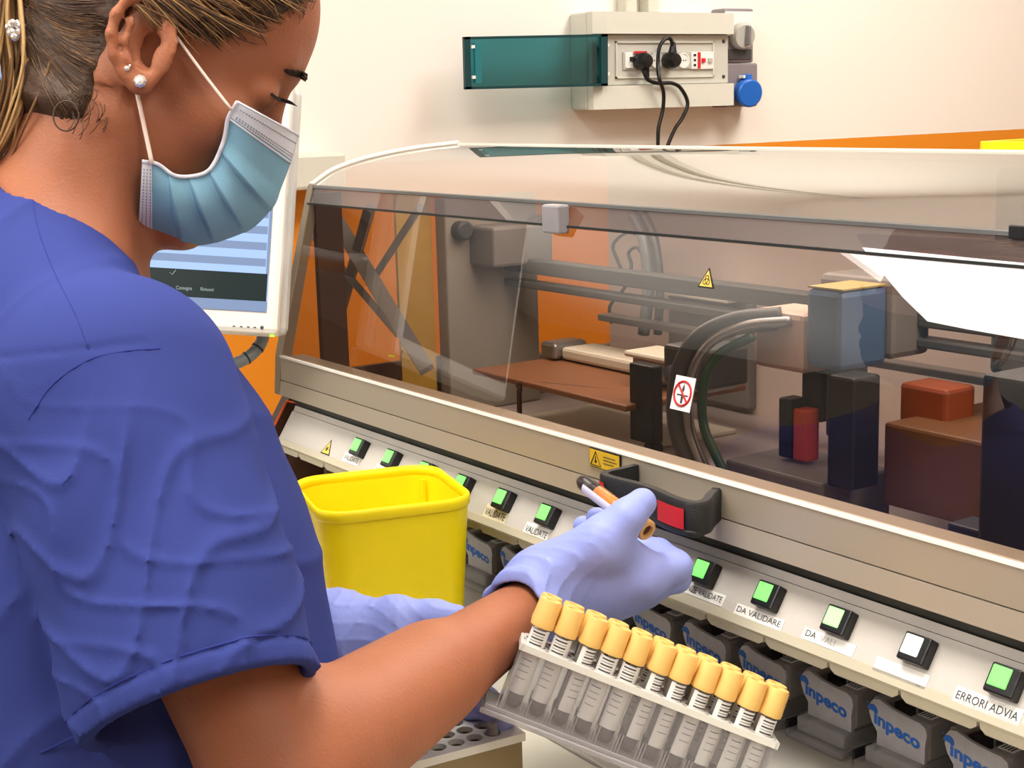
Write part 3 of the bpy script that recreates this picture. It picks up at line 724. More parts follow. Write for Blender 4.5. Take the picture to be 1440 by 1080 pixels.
rk.build('top_plate', 'rack_white', pr)
t = MB(); slab(u0-.003, u1+.003, v0-.003, v1+.003, 1.0005, 1.004, t); t.build('bottom_plate', 'rack_white', pr)
t = MB(); slab(u0-.003, u1+.003, v0-.003, v0-.001, 1.004, ZK-.006, t); t.build('side_wall', 'rack_side', pr)
t = MB(); slab(u0-.003, u1+.003, v1+.001, v1+.003, 1.004, ZK-.006, t); t.build('side_wall', 'rack_side', pr)
t = MB(); slab(u0-.003, u0-.001, v0-.001, v1+.001, 1.004, ZK-.006, t); t.build('end_wall', 'rack_side', pr)
t = MB(); slab(u1+.001, u1+.003, v0-.001, v1+.001, 1.004, ZK-.006, t); t.build('end_wall', 'rack_side', pr)
for side in (v0-.004,):
    t = MB(); V = [RP(u0+(u1-u0)*f, side, z) for f, z in ((0.1, 1.030), (.62, 1.040), (.62, 1.043), (.1, 1.034))]; V += [RP(u0+(u1-u0)*f, side-.001, z) for f, z in ((0.1, 1.030), (.62, 1.040), (.62, 1.043), (.1, 1.034))]
    t.add(V, [(0, 1, 2, 3), (4, 5, 6, 7), (0, 1, 5, 4), (1, 2, 6, 5), (2, 3, 7, 6), (3, 0, 4, 7)]); t.build('raised_bar', 'rack_white', pr)
ct = RP(pitch*.7, p2*.62, ZK)
tb = empty('capless_tube', (ct[0], ct[1], 1.005), 'clear tube standing in the perforated white rack under the blue fingertip', 'tube')
MB().lathe((ct[0], ct[1], 1.0045), (0, 0, 1), [(.002, 0), (pitch*.30, .004), (pitch*.30, .066), (pitch*.24, .066), (pitch*.24, .006)], 18).build('glass', 'tube_glass', tb, smooth=True)

# ------------------------------------------------------------------ clear rack of yellow-capped tubes held over the worktop
def d2w(v): return np.asarray(v) @ RW.T
A_ = d2w(unit([.932, .363, 0])); D_ = np.array([-.34, .92, .03]); D_ = D_-np.dot(D_, [.932, .363, 0])*np.array([.932, .363, 0]); D_ = d2w(unit(D_)); B_ = np.cross(A_, D_)
B_ = B_ if np.dot(B_, d2w([0, 0, 1])) > 0 else -B_
O_ = at(737, 906, .98)
def fr4(o, x, y, z): return Matrix(((x[0], y[0], z[0], o[0]), (x[1], y[1], z[1], o[1]), (x[2], y[2], z[2], o[2]), (0, 0, 0, 1)))
def rot_box(mb, lo, hi, bev=0, mi=0): return mb.obox(O_, A_, B_, -D_, lo, hi, mi, bev)
LA = .181; PB = .0175; H_ = .049
tr = empty('tube_rack', O_+D_*H_, 'clear acrylic tube rack with white top plate in the lower glove', 'rack')
mb = MB(); seg = 20; NC = 11; PA = LA/NC
for i in range(NC):
    for j in range(2):
        cu, cv = PA*(i+.5), .0035+PB*(j+.5)-.0; V = []
        for k in range(seg):
            a = 2*math.pi*k/seg; c_, s_ = math.cos(a), math.sin(a); m_ = max(abs(c_), abs(s_)); V.append((cu+c_/m_*PA*.5, cv+s_/m_*PB*.5))
        V += [(cu+.0069*math.cos(2*math.pi*k/seg), cv+.0069*math.sin(2*math.pi*k/seg)) for k in range(seg)]
        W = [O_+A_*u+B_*v for u, v in V]+[O_+A_*u+B_*v+D_*.004 for u, v in V]
        mb.add(W, [(k, (k+1) % seg, seg+(k+1) % seg, seg+k) for k in range(seg)]+[(2*seg+k, 2*seg+(k+1) % seg, 3*seg+(k+1) % seg, 3*seg+k) for k in range(seg)]+[(seg+k, seg+(k+1) % seg, 3*seg+(k+1) % seg, 3*seg+k) for k in range(seg)])
rot_box(mb, (-.001, 0, -.0045), (LA+.001, .0035, .0)); rot_box(mb, (-.001, .0035+2*PB, -.0045), (LA+.001, .007+2*PB, 0))
rot_box(mb, (-.002, 0, -.0045), (0, .007+2*PB, 0)); rot_box(mb, (LA, 0, -.0045), (LA+.002, .007+2*PB, 0))
mb.build('top_plate', 'rack_white', tr)
DB = .007+2*PB
MB().obox(O_, A_, B_, -D_, (0, .0008, -H_+.003), (LA, .0020, -.0046)).build('front_wall', 'acrylic', tr)
MB().obox(O_, A_, B_, -D_, (0, DB-.002, -H_+.003), (LA, DB-.0008, -.0046)).build('back_wall', 'acrylic', tr)
for a in (-.0002, LA-.0015):
    MB().obox(O_, A_, B_, -D_, (a, .002, -H_+.003), (a+.0017, DB-.002, -.0046), 0).build('end_wall', 'acrylic_edge', tr)
MB().obox(O_, A_, B_, -D_, (-.012, -.002, -H_-.004), (LA+.002, DB+.002, -H_), 0, .001).build('base_plate', 'acrylic_edge', tr)
MB().obox(O_, A_, B_, -D_, (-.010, .0, -H_), (LA, DB, -H_+.003), 0, .0005).build('base_step', 'acrylic_edge', tr)
fins = MB()
for i in range(NC+1):
    for dx in (-.0022, 0, .0022):
        fins.obox(O_, A_, B_, -D_, (PA*i+dx-.0003, .0022, -H_+.003), (PA*i+dx+.0003, .0032, -H_+.016))
fins.build('base_fins', 'acrylic_edge', tr)
# tubes: one prototype in its own frame (origin at the tube foot, z along the tube)
def tube_proto(M, label, group):
    e = empty('blood_tube', None, label, 'tube', group, M=M)
    L = .0615
    MB().lathe((0, 0, 0), (0, 0, 1), [(.001, .0), (.0040, .0008), (.0060, .004), (.0062, .0065), (.0062, L)], 20).build('glass', 'clear_thin', e, smooth=True, local=True)
    MB().lathe((0, 0, 0), (0, 0, 1), [(.001, .0006), (.0038, .0012), (.0056, .0042), (.0058, .012)], 20).build('dark_contents', 'tube_bottom', e, smooth=True, local=True)
    lb = MB(); a = np.radians(np.linspace(-150, 110, 22)); V = [(.0065*math.cos(t), .0065*math.sin(t), z) for z in (.0115, L-.004) for t in a]
    lb.add(V, [(k, k+1, 22+k+1, 22+k) for k in range(21)]); o = lb.build('label', 'label_white', e, smooth=True, local=True)
    bars = MB()
    for z0, z1 in ((.0465, .0475), (.0488, .0492), (.0505, .0515), (.0528, .0532), (.0545, .0555), (.0570, .0575)):
        t_ = np.radians(np.linspace(-120, -40, 8)); V = [(.00665*math.cos(t), .00665*math.sin(t), z) for z in (z0, z1) for t in t_]
        bars.add(V, [(k, k+1, 8+k+1, 8+k) for k in range(7)])
    for zz, hh in ((.035, .0006), (.031, .0004), (.027, .0004), (.022, .0004)):
        t_ = np.radians(np.linspace(-125, -60, 8)); V = [(.00665*math.cos(t), .00665*math.sin(t), z) for z in (zz, zz+hh) for t in t_]
        bars.add(V, [(k, k+1, 8+k+1, 8+k) for k in range(7)])
    b = bars.build('barcode', 'ink', o, local=True); o.matrix_parent_inverse = Matrix()
    cp = MB(); seg = 24; V = []
    for z, r in ((L-.003, .0074), (L-.0025, .0082), (L+.0005, .0084), (L+.002, .0081), (L+.015, .0077), (L+.0165, .0070), (L+.0165, .0042), (L+.0145, .0038)):
        for k in range(seg):
            rr = r*(1 + (.012 if k % 2 else -.012)*(1 if L < z < L+.0155 else 0)); V.append((rr*math.cos(2*math.pi*k/seg), rr*math.sin(2*math.pi*k/seg), z))
    cp.add(V, [(i*seg+k, i*seg+(k+1) % seg, (i+1)*seg+(k+1) % seg, (i+1)*seg+k) for i in range(7) for k in range(seg)]+[tuple(7*seg+k for k in range(seg))])
    cp.build('cap', 'cap_yellow', e, local=True, angle=50)
    return e
def copy_thing(o, M, label):
    c = o.copy(); COL.objects.link(c); c.matrix_basis = M; c['label'] = label
    for ch in o.children:
        d = ch.copy(); COL.objects.link(d); d.parent = c
        for g2 in ch.children:
            f2 = g2.copy(); COL.objects.link(f2); f2.parent = d
    return c
rng = random.Random(4); first = None
ordn = ['leftmost', 'second', 'third', 'fourth', 'fifth', 'sixth', 'seventh', 'eighth', 'ninth', 'tenth', 'rightmost']
for j in (0, 1):
    for i in range(NC):
        o = O_+A_*PA*(i+.5)+B_*(.0035+PB*(j+.5))+D_*(H_-.0035)
        ang = rng.uniform(-.5, .5); lean = (rng.uniform(-.012, .012), rng.uniform(-.012, .012))
        z = unit(-D_+A_*lean[0]+B_*lean[1]); x = unit(A_*math.cos(ang)+B_*math.sin(ang)); x = unit(x-z*np.dot(x, z)); y = np.cross(z, x)
        lab = 'yellow-capped blood tube, %s%s in the %s row of the clear rack' % (ordn[i], '' if i in (0, 10) else ' from the left', 'front' if j == 0 else 'back')
        M = fr4(o, x, y, z); grp = 'yellow-capped tubes in the clear rack'
        if first is None: first = tube_proto(M, lab, grp)
        else: copy_thing(first, M, lab)

# ------------------------------------------------------------------ tube between thumb and finger
pb = at(815, 674, 1.125); pt = at(911, 747, 1.070); zt_ = unit(pt-pb); LT = np.linalg.norm(pt-pb)
xt = unit(np.cross(zt_, [0, 0, 1.])); yt = np.cross(zt_, xt)
ht = empty('held_tube', None, 'blood tube with lilac label and tan cap held in the raised glove', 'tube', M=fr4(pb, xt, yt, zt_))
MB().lathe((0, 0, 0), (0, 0, 1), [(.001, 0), (.0045, .001), (.0063, .0045), (.0066, .008), (.0066, LT-.010)], 22).build('glass', 'clear_thin', ht, smooth=True, local=True)
MB().lathe((0, 0, 0), (0, 0, 1), [(.001, .0005), (.0043, .0014), (.0060, .0046), (.0063, .008), (.0063, .022)], 22).build('blood', 'blood', ht, smooth=True, local=True)
MB().lathe((0, 0, 0), (0, 0, 1), [(.0063, .0221), (.0063, LT-.014)], 22).build('serum', 'serum', ht, smooth=True, local=True)
vw = unit(CAM-pb); dn = unit(np.array([0, 0, -1.])-zt_*np.dot([0, 0, -1.], zt_)); a0_ = math.atan2(np.dot(dn, yt), np.dot(dn, xt)); av = math.atan2(np.dot(vw, yt), np.dot(vw, xt))
dd = (av-a0_+math.pi) % (2*math.pi)-math.pi
lb = MB(); a = np.linspace(a0_-math.copysign(2.0, dd), a0_+dd*.92, 26); V = [(.0069*math.cos(t), .0069*math.sin(t), z) for z in (.011, LT-.014) for t in a]
lb.add(V, [(k, k+1, 26+k+1, 26+k) for k in range(25)]).build('label', 'label_lilac', ht, smooth=True, local=True)
cp = MB(); cp.lathe((0, 0, 0), (0, 0, 1), [(.0072, LT-.014), (.0080, LT-.013), (.0080, LT-.001), (.0072, LT), (.0046, LT), (.0042, LT-.003)], 20)
c_ = cp.build('cap', 'cap_tan', ht, local=True, angle=40)
MB().lathe((0, 0, 0), (0, 0, 1), [(.0041, LT-.0029), (.0041, LT-.0022)], 16).build('cap_hole', 'cap_dark', c_, local=True); 
for ch in ht.children:
    ch.matrix_parent_inverse = Matrix()
    for g2 in ch.children: g2.matrix_parent_inverse = Matrix()

# ------------------------------------------------------------------ wall distribution box
FX = WX+.07
yL = onX(801, 60, WX)[1]; yLf = onX(836, 60, FX)[1]; yR = onX(1033, 60, FX)[1]; zT = onX(850, 16, FX)[2]; zB = onX(850, 154, FX)[2]
wb = empty('distribution_box', (WX, (yL+yR)/2, (zT+zB)/2), 'grey wall-mounted electrical box with open teal lid, sockets and breakers', 'electrical box')
yW0 = onX(853, 60, FX)[1]; yW1 = onX(1026, 60, FX)[1]; zW1 = onX(850, 48, FX)[2]; zW0 = onX(850, 120, FX)[2]
MB().box((WX+.0005, yL, zB), (FX-.02, yR, zT), 0, .004).build('housing', 'wall_box', wb)
def cowl(z0, z1, ze):
    t = MB(); V = []
    for y, x_ in ((yL+.002, FX-.02), (yL+.004, FX-.006), (yL+.03, FX), (yR-.002, FX), (yR, FX-.02)): V += [(x_, y, z0), (x_, y, z1)]
    t.add(V, [(2*i, 2*i+1, 2*i+3, 2*i+2) for i in range(4)])
    V2 = [(FX-.021, v[1], v[2]) for v in V]; n = len(V); t.add(V+V2, [(2*i, 2*i+2, n+2*i+2, n+2*i) for i in range(4)]+[(2*i+1, 2*i+3, n+2*i+3, n+2*i+1) for i in range(4)])
    return t
cowl(zW1+.001, zT, 0).build('top_cover', 'wall_box', wb)
cowl(zB, zW0-.001, 0).build('bottom_cover', 'wall_box', wb)
MB().box((FX-.02, yL+.004, zW0-.001), (FX-.008, yW0, zW1+.001)).build('left_cover', 'wall_box', wb)
MB().box((FX-.02, yW0, zW0), (FX-.014, yR-.004, zW1), 0, .001).build('inner_panel', 'wall_box_inner', wb)
fr_ = MB(); yi0, yi1, zi0, zi1 = yW0+.03, yW1-.03, zW0+.012, zW1-.012
for a, b in (((FX-.014, yi0, zi0), (FX-.0105, yi1, zi0+.003)), ((FX-.014, yi0, zi1-.003), (FX-.0105, yi1, zi1)), ((FX-.014, yi0, zi0), (FX-.0105, yi0+.003, zi1)), ((FX-.014, yi1-.003, zi0), (FX-.0105, yi1, zi1))): fr_.box(a, b)
fr_.build('inner_frame', 'wall_box', wb)
MB().box((FX-.0139, yW0+.010, zW0+.03), (FX-.0135, yW0+.013, zW1-.03)).build('slot', 'ink_black', wb)
for z in (zW0+.012, zW1-.012): MB().lathe((FX-.014, yR-.016, z), (1, 0, 0), [(.004, 0), (.003, .002)], 12).build('screw', 'grey_dark', wb)
def WB(px, py, d=.0): return onX(px, py, FX-.014+d)
def pbox(p, q, x0, x1, bev=0): 
    a = onX(*p, FX-.012); b = onX(*q, FX-.012); return MB().box((x0, a[1], min(a[2], b[2])), (x1, b[1], max(a[2], b[2])), 0, bev)
sx0, sx1 = FX-.0139, FX-.009
pbox((876, 73), (1003, 97), FX-.0139, FX-.0112, .001).build('module_strip', 'socket_grey', wb)
m_ = pbox((878, 74), (889, 96), sx0, sx1, .001).build('breaker', 'socket_white', wb); 
pbox((884, 80), (888, 86), sx1, sx1+.004, .0005).build('toggle', 'ink_black', m_)
for a, b in ((896, 912), (915, 932), (935, 951), (952, 970)):
    s_ = pbox((a, 74), (b, 96), sx0, sx1-.001, .001).build('socket', 'socket_grey', wb)
    c = onX((a+b)/2, 85, FX-.01); MB().lathe((sx1-.001, c[1], c[2]), (1, 0, 0), [(.0145, 0), (.0145, .0015), (.012, .0015), (.012, .0003)], 20).build('socket_ring', 'socket_white', s_, angle=30)
    for dy in (-.006, 0, .006): MB().lathe((sx1-.0008, c[1]+dy, c[2]), (1, 0, 0), [(.0014, 0), (.0014, .0006)], 8).build('socket_hole', 'ink_black', s_)
m_ = pbox((971, 73), (982, 97), sx0, sx1, .001).build('breaker', 'socket_white', wb)
for k in range(3): pbox((974, 76+7*k), (977, 79+7*k), sx1, sx1+.001).build('window_mark', 'ink_black', m_)
m_ = pbox((979, 73), (1002, 97), sx0, sx1, .001).build('breaker', 'socket_white', wb)
pbox((979.5, 73.5), (983.5, 96.5), sx1, sx1+.001).build('red_stripe', 'red_flag', m_); pbox((985, 82), (989, 88), sx1, sx1+.004, .0005).build('toggle', 'red_flag', m_); pbox((994, 82), (999, 88), sx1, sx1+.004, .0005).build('toggle', 'socket_grey', m_)
pbox((890, 72), (908, 75), sx1, sx1+.001).build('red_mark', 'red_flag', wb)
# open teal lid, hinged at the left of the window
lx = FX+.004
def lidp(px, py): return onX(px, py, lx)
a = lidp(650, 52); b = lidp(652, 126); c = lidp(852, 48); d = lidp(852, 121)
def quad(o_, u, v, lo, hi, t, m, name, parent, x=lx):
    # bilinear patch inside lid corners
    def P(s, w): return (a*(1-s)*(1-w)+c*s*(1-w)+b*(1-s)*w+d*s*w)
    V = [P(s, w) for s, w in ((lo[0], lo[1]), (hi[0], lo[1]), (hi[0], hi[1]), (lo[0], hi[1]))]; V2 = [v_+np.array([t, 0, 0]) for v_ in V]
    return MB().add(V+V2, [(0, 1, 2, 3), (4, 5, 6, 7), (0, 1, 5, 4), (1, 2, 6, 5), (2, 3, 7, 6), (3, 0, 4, 7)]).build(name, m, parent)
lid = MB().add([a, c, d, b], [(0, 1, 2, 3)]).build('lid', 'teal_lid', wb)
mat('teal_solid', (10, 58, 62), .3)
mat('teal_light', (40, 120, 128), .3, alpha=.8)
for lo, hi in (((0, 0), (.04, 1)), ((0, 0), (1, .05)), ((0, .95), (1, 1)), ((.95, 0), (1, 1))):
    quad(0, 0, 0, lo, hi, .006, 'teal_solid', 'lid_rim', lid)
quad(0, 0, 0, (.07, .12), (.11, .88), .006, 'teal_light', 'lid_catch', lid)
for y0, y1 in ((.16, .22), (.74, .80)): quad(0, 0, 0, (.045, y0), (.065, y1), .008, 'socket_white', 'lid_clip', lid)
for z in (zW0+.02, zW1-.02): MB().box((FX-.012, yW0-.018, z-.003), (FX+.004, yW0+.004, z+.003), 0, .001).build('hinge', 'socket_white', wb)
# side outlets: round grey dial above, blue capped outlet below
yS0, yS1 = yR+.001, onX(1062, 60, FX-.03)[1]
z_a = onX(1050, 12, FX-.03)[2]; z_b = onX(1050, 150, FX-.03)[2]; zm = onX(1050, 88, FX-.03)[2]
MB().box((WX+.0005, yS0, zm), (FX-.03, yS1-.004, z_a), 0, .004).build('outlet_housing', 'socket_body', wb)
MB().box((WX+.0005, yS0, z_b), (FX-.024, yS1+.002, zm-.001), 0, .004).build('outlet_housing', 'socket_body', wb)
MB().box((FX-.03, yS0, onX(1040, 50, FX-.03)[2]), (FX-.026, yS1-.006, z_a-.006), 0, .001).build('white_plate', 'socket_white', wb)
MB().box((FX-.03, yS0+.008, zm+.006), (FX-.027, yS1-.012, zm+.026), 0, .001).build('fuse_window', 'grey_dark', wb)
cc = onX(1049, 50, FX-.01); dl = MB().lathe((FX-.026, cc[1], cc[2]), (1, -.15, -.1), [(.026, 0), (.026, .012), (.022, .018), (.001, .018)], 28).build('rotary_dial', 'socket_grey', wb, angle=35)
MB().box((FX-.012, cc[1]-.004, cc[2]-.019), (FX+.002, cc[1]+.004, cc[2]+.019), 0, .002).build('dial_grip', 'metal', dl)
cc = onX(1052, 129, FX-.01); bl = MB().lathe((FX-.024, cc[1], cc[2]), (1, -.25, -.12), [(.024, 0), (.024, .016), (.027, .017), (.027, .028), (.024, .031), (.001, .031)], 28).build('blue_outlet_cap', 'plug_blue', wb, angle=35)
MB().box((FX-.02, cc[1]-.009, cc[2]+.022), (FX-.004, cc[1]+.006, cc[2]+.034), 0, .002).build('cap_hinge', 'plug_blue', bl)
MB().box((FX-.02, cc[1]-.016, cc[2]+.026), (FX-.006, cc[1]-.010, cc[2]+.032), 0, .001).build('hinge_pin', 'socket_white', bl)
# conduits going up
for px in (884, 915):
    y = onX(px, 0, WX+.02)[1]
    o = MB().box((WX+.0005, y-.013, zT+.001), (WX+.03, y+.013, 2.69), 0, .003).build('conduit', 'cream_plastic'); tag(o, 'pale square conduit rising from the electrical box, %s one' % ('left' if px == 884 else 'right'), 'conduit', 'conduits above the electrical box')
# plugs with cords
def plug(px, py, pts, label, up):
    c = onX(px, py, FX+.002); e = empty('power_plug', c, label, 'plug', 'black plugs in the electrical box')
    MB().lathe((FX-.0075, c[1], c[2]), (1, 0, 0), [(.0145, 0), (.0155, .004), (.0150, .020), (.011, .028), (.001, .029)], 20).build('plug_body', 'cord_black', e, angle=40)
    s = .022 if up else -.022
    MB().lathe((FX+.006, c[1], c[2]), (0, .25 if not up else .1, 1 if up else -1), [(.010, 0), (.008, .016), (.005, .030), (.004, .034)], 14).build('strain_relief', 'cord_black', e, smooth=True)
    P = [onX(*p[:2], FX+.01+(p[2] if len(p) > 2 else 0)) for p in pts]
    MB().tube(catmull(P, 8), .0036, 10).build('cord', 'cord_black', e, smooth=True)
plug(903, 86, [(906, 100), (911, 112), (925, 117), (945, 117), (958, 125), (967, 145), (960, 165), (950, 180), (940, 202), (930, 235), (925, 300)], 'left black plug, its cord curving right across the bottom cover', False)
plug(943, 85, [(946, 62), (942, 54), (934, 56), (927, 68), (925, 90), (927, 110, .012), (933, 130, .006), (932, 155), (926, 180), (925, 205), (922, 240), (920, 300)], 'right black plug with its cord looping up and down', True)

# ------------------------------------------------------------------ monitor on its arm
def mon():
    zr, zl = 1.60, 1.575
    P = at(391, 471, zr); U = unit(at(413, 108, zr+.02)-P); Lf = at(391-440, 471-31, zl)-P; Lf = Lf-U*np.dot(Lf, U); Lf = unit(Lf); X = -Lf; N = np.cross(X, U); N = N if np.dot(N, CAM-P) > 0 else -N
    Wm = .345; Hm = np.linalg.norm(at(413, 108, zr+.02)-P)
    s = 1.6/F_PX
    e = empty('monitor', P-X*Wm/2, 'white touch monitor behind the masked worker showing striped blue list', 'monitor')
    M_ = lambda: MB()
    M_().obox(P, X, U, N, (-Wm, 0, -.034), (0, Hm, 0), 0, .006).build('housing', 'monitor_white', e)
    M_().obox(P, X, U, N, (-Wm+.004, .003, -.052), (.007, Hm-.003, -.030), 0, .008).build('back_shell', 'monitor_edge', e)
    M_().obox(P, X, U, N, (-Wm/2-.05, Hm*.35, -.10), (-Wm/2+.05, Hm*.65, -.050), 0, .01).build('mount', 'monitor_edge', e)
    q = P-X*Wm/2+U*Hm*.5-N*.095
    M_().tube([q, q+np.array([-.10, .03, -.02]), np.array([WX+.001, q[1]+.08, q[2]-.02])], .016, 12).build('wall_arm', 'metal', e, smooth=True)
    b = 18*s; bb = 31*s
    lcd('screen_light', (170, 200, 248), 1.25)
    lcd('screen_grey', (135, 155, 190), 1.15)
    lcd('screen_dark', (40, 62, 60), .6)
    lcd('screen_text', (200, 220, 220), .8)
    sc = M_().obox(P, X, U, N, (-Wm+b, bb, 0), (-b, Hm-b, .0008)).build('screen', 'screen_light', e)
    z0 = bb+15*s; z1 = z0+39*s
    M_().obox(P, X, U, N, (-Wm+b, bb, .0008), (-b, z0, .0011)).build('status_band', 'screen_grey', sc)
    M_().obox(P, X, U, N, (-Wm+b, z0, .0008), (-b-.001, z1, .0011)).build('tool_band', 'screen_dark', sc)
    k = 0; z = z1+.008
    while z < Hm-b-.02:
        M_().obox(P, X, U, N, (-Wm+b, z, .0008), (-b-5*s, z+.0085, .0011)).build('list_stripe', 'screen_grey', sc); z += .0178
    M_().obox(P, X, U, N, (-b-4*s, z1, .0008), (-b, Hm-b, .0012)).build('scroll_bar', 'screen_grey', sc)
    for tx, t_, w_ in ((-b-137*s, 'Esporta', 20*s), (-b-127*s+.0, 'Consegna', 22*s), (-b-93*s, 'Rimuovi', 18*s)):
        if t_ == 'Esporta': tx = -b-160*s
        text('lettering', t_, P+X*tx+U*(z0+10*s)+N*.0011, X, U, 5*s, 'screen_text', sc, width=w_)
    ck = [P+X*(-b-137*s)+U*(z0+33*s)+N*.0015, P+X*(-b-134*s)+U*(z0+30*s)+N*.0015, P+X*(-b-129*s)+U*(z0+37*s)+N*.0015]
    M_().tube(ck, .0005, 5).build('tick', 'screen_text', sc)
    for dx in (60, 50, 40, 31): M_().obox(P, X, U, N, (-dx*s-.003, 8*s, 0), (-dx*s, 9.5*s, .0006)).build('button_mark', 'ink', e)
    M_().lathe(P-X*23*s+U*9*s, N, [(.002, 0), (.002, .0008)], 12).build('power_mark', 'ink', e)
    M_().obox(P, X, U, N, (-12*s, -2*s, -.01), (-6*s, 0, -.004)).build('led', 'led', e)
    pts = catmull([at(371, 468, 1.66), at(366, 484, 1.66), at(352, 500, 1.655), at(334, 510, 1.65), at(312, 518, 1.65), at(270, 528, 1.66)], 8)
    o = MB(); n = len(pts); R = [.0068+(.0006 if i % 2 else -.0002) for i in range(n)]; o.tube(pts, R, 12)
    h = o.build('cable_hose', 'hose_grey', e, smooth=True)
    for i in (10, 18, 26):
        if i < n-1: MB().tube([pts[i], pts[i+1]], .0077, 12).build('hose_tie', 'black_soft', h)
mon()
# pale box on the wall behind the monitor
o = MB().box((WX+.0005, .93, 1.37), (WX+.07, 1.150, 1.428), 0, .006).build('wall_enclosure', 'cream_plastic'); tag(o, 'pale cream enclosure on the wall just right of the monitor', 'enclosure')

# bright reflection at the right of the window, shaped as an added white sheet
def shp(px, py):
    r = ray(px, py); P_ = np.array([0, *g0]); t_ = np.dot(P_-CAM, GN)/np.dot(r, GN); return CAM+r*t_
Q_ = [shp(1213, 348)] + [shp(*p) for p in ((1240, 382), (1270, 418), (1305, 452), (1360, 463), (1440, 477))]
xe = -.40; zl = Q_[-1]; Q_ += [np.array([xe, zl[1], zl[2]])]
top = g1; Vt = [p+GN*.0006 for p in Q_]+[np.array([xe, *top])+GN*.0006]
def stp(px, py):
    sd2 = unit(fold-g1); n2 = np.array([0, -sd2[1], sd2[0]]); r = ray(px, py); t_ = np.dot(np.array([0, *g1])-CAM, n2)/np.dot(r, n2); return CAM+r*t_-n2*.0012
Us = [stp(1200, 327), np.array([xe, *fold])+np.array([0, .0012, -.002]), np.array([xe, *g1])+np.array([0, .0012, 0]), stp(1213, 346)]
pe = empty('reflection_sheet', Vt[0], 'white sheet standing in for a bright reflection on the right end of the tinted window', 'paper')
mesh('sheet', Vt, [tuple(range(len(Vt)))], 'reflection_white', pe); mesh('reflection_top', Us, [(0, 1, 2, 3)], 'reflection_white', pe)

# ------------------------------------------------------------------ the worker: implicit surfaces meshed with surface nets
# coordinates below are (right, down, forward) metres measured from the photographer's position
def cap(P, a, b, ra, rb):
    a = np.asarray(a, np.float32); b = np.asarray(b, np.float32); ab = b-a; h = np.clip(((P-a)@ab)/float(ab@ab), 0, 1)
    q = P-a-h[:, None]*ab; return np.sqrt((q*q).sum(1))-(ra+(rb-ra)*h)
def ell(P, c, r, A=None):
    q = P-np.asarray(c, np.float32)
    if A is not None: q = q@np.asarray(A, np.float32).T
    r = np.asarray(r, np.float32); k0 = np.sqrt(((q/r)**2).sum(1)); k1 = np.sqrt(((q/(r*r))**2).sum(1)); return k0*(k0-1)/np.maximum(k1, 1e-6)
def smin(a, b, k):
    h = np.clip(.5+.5*(b-a)/k, 0, 1); return b+(a-b)*h-k*h*(1-h)
def smax(a, b, k): return -smin(-a, -b, k)
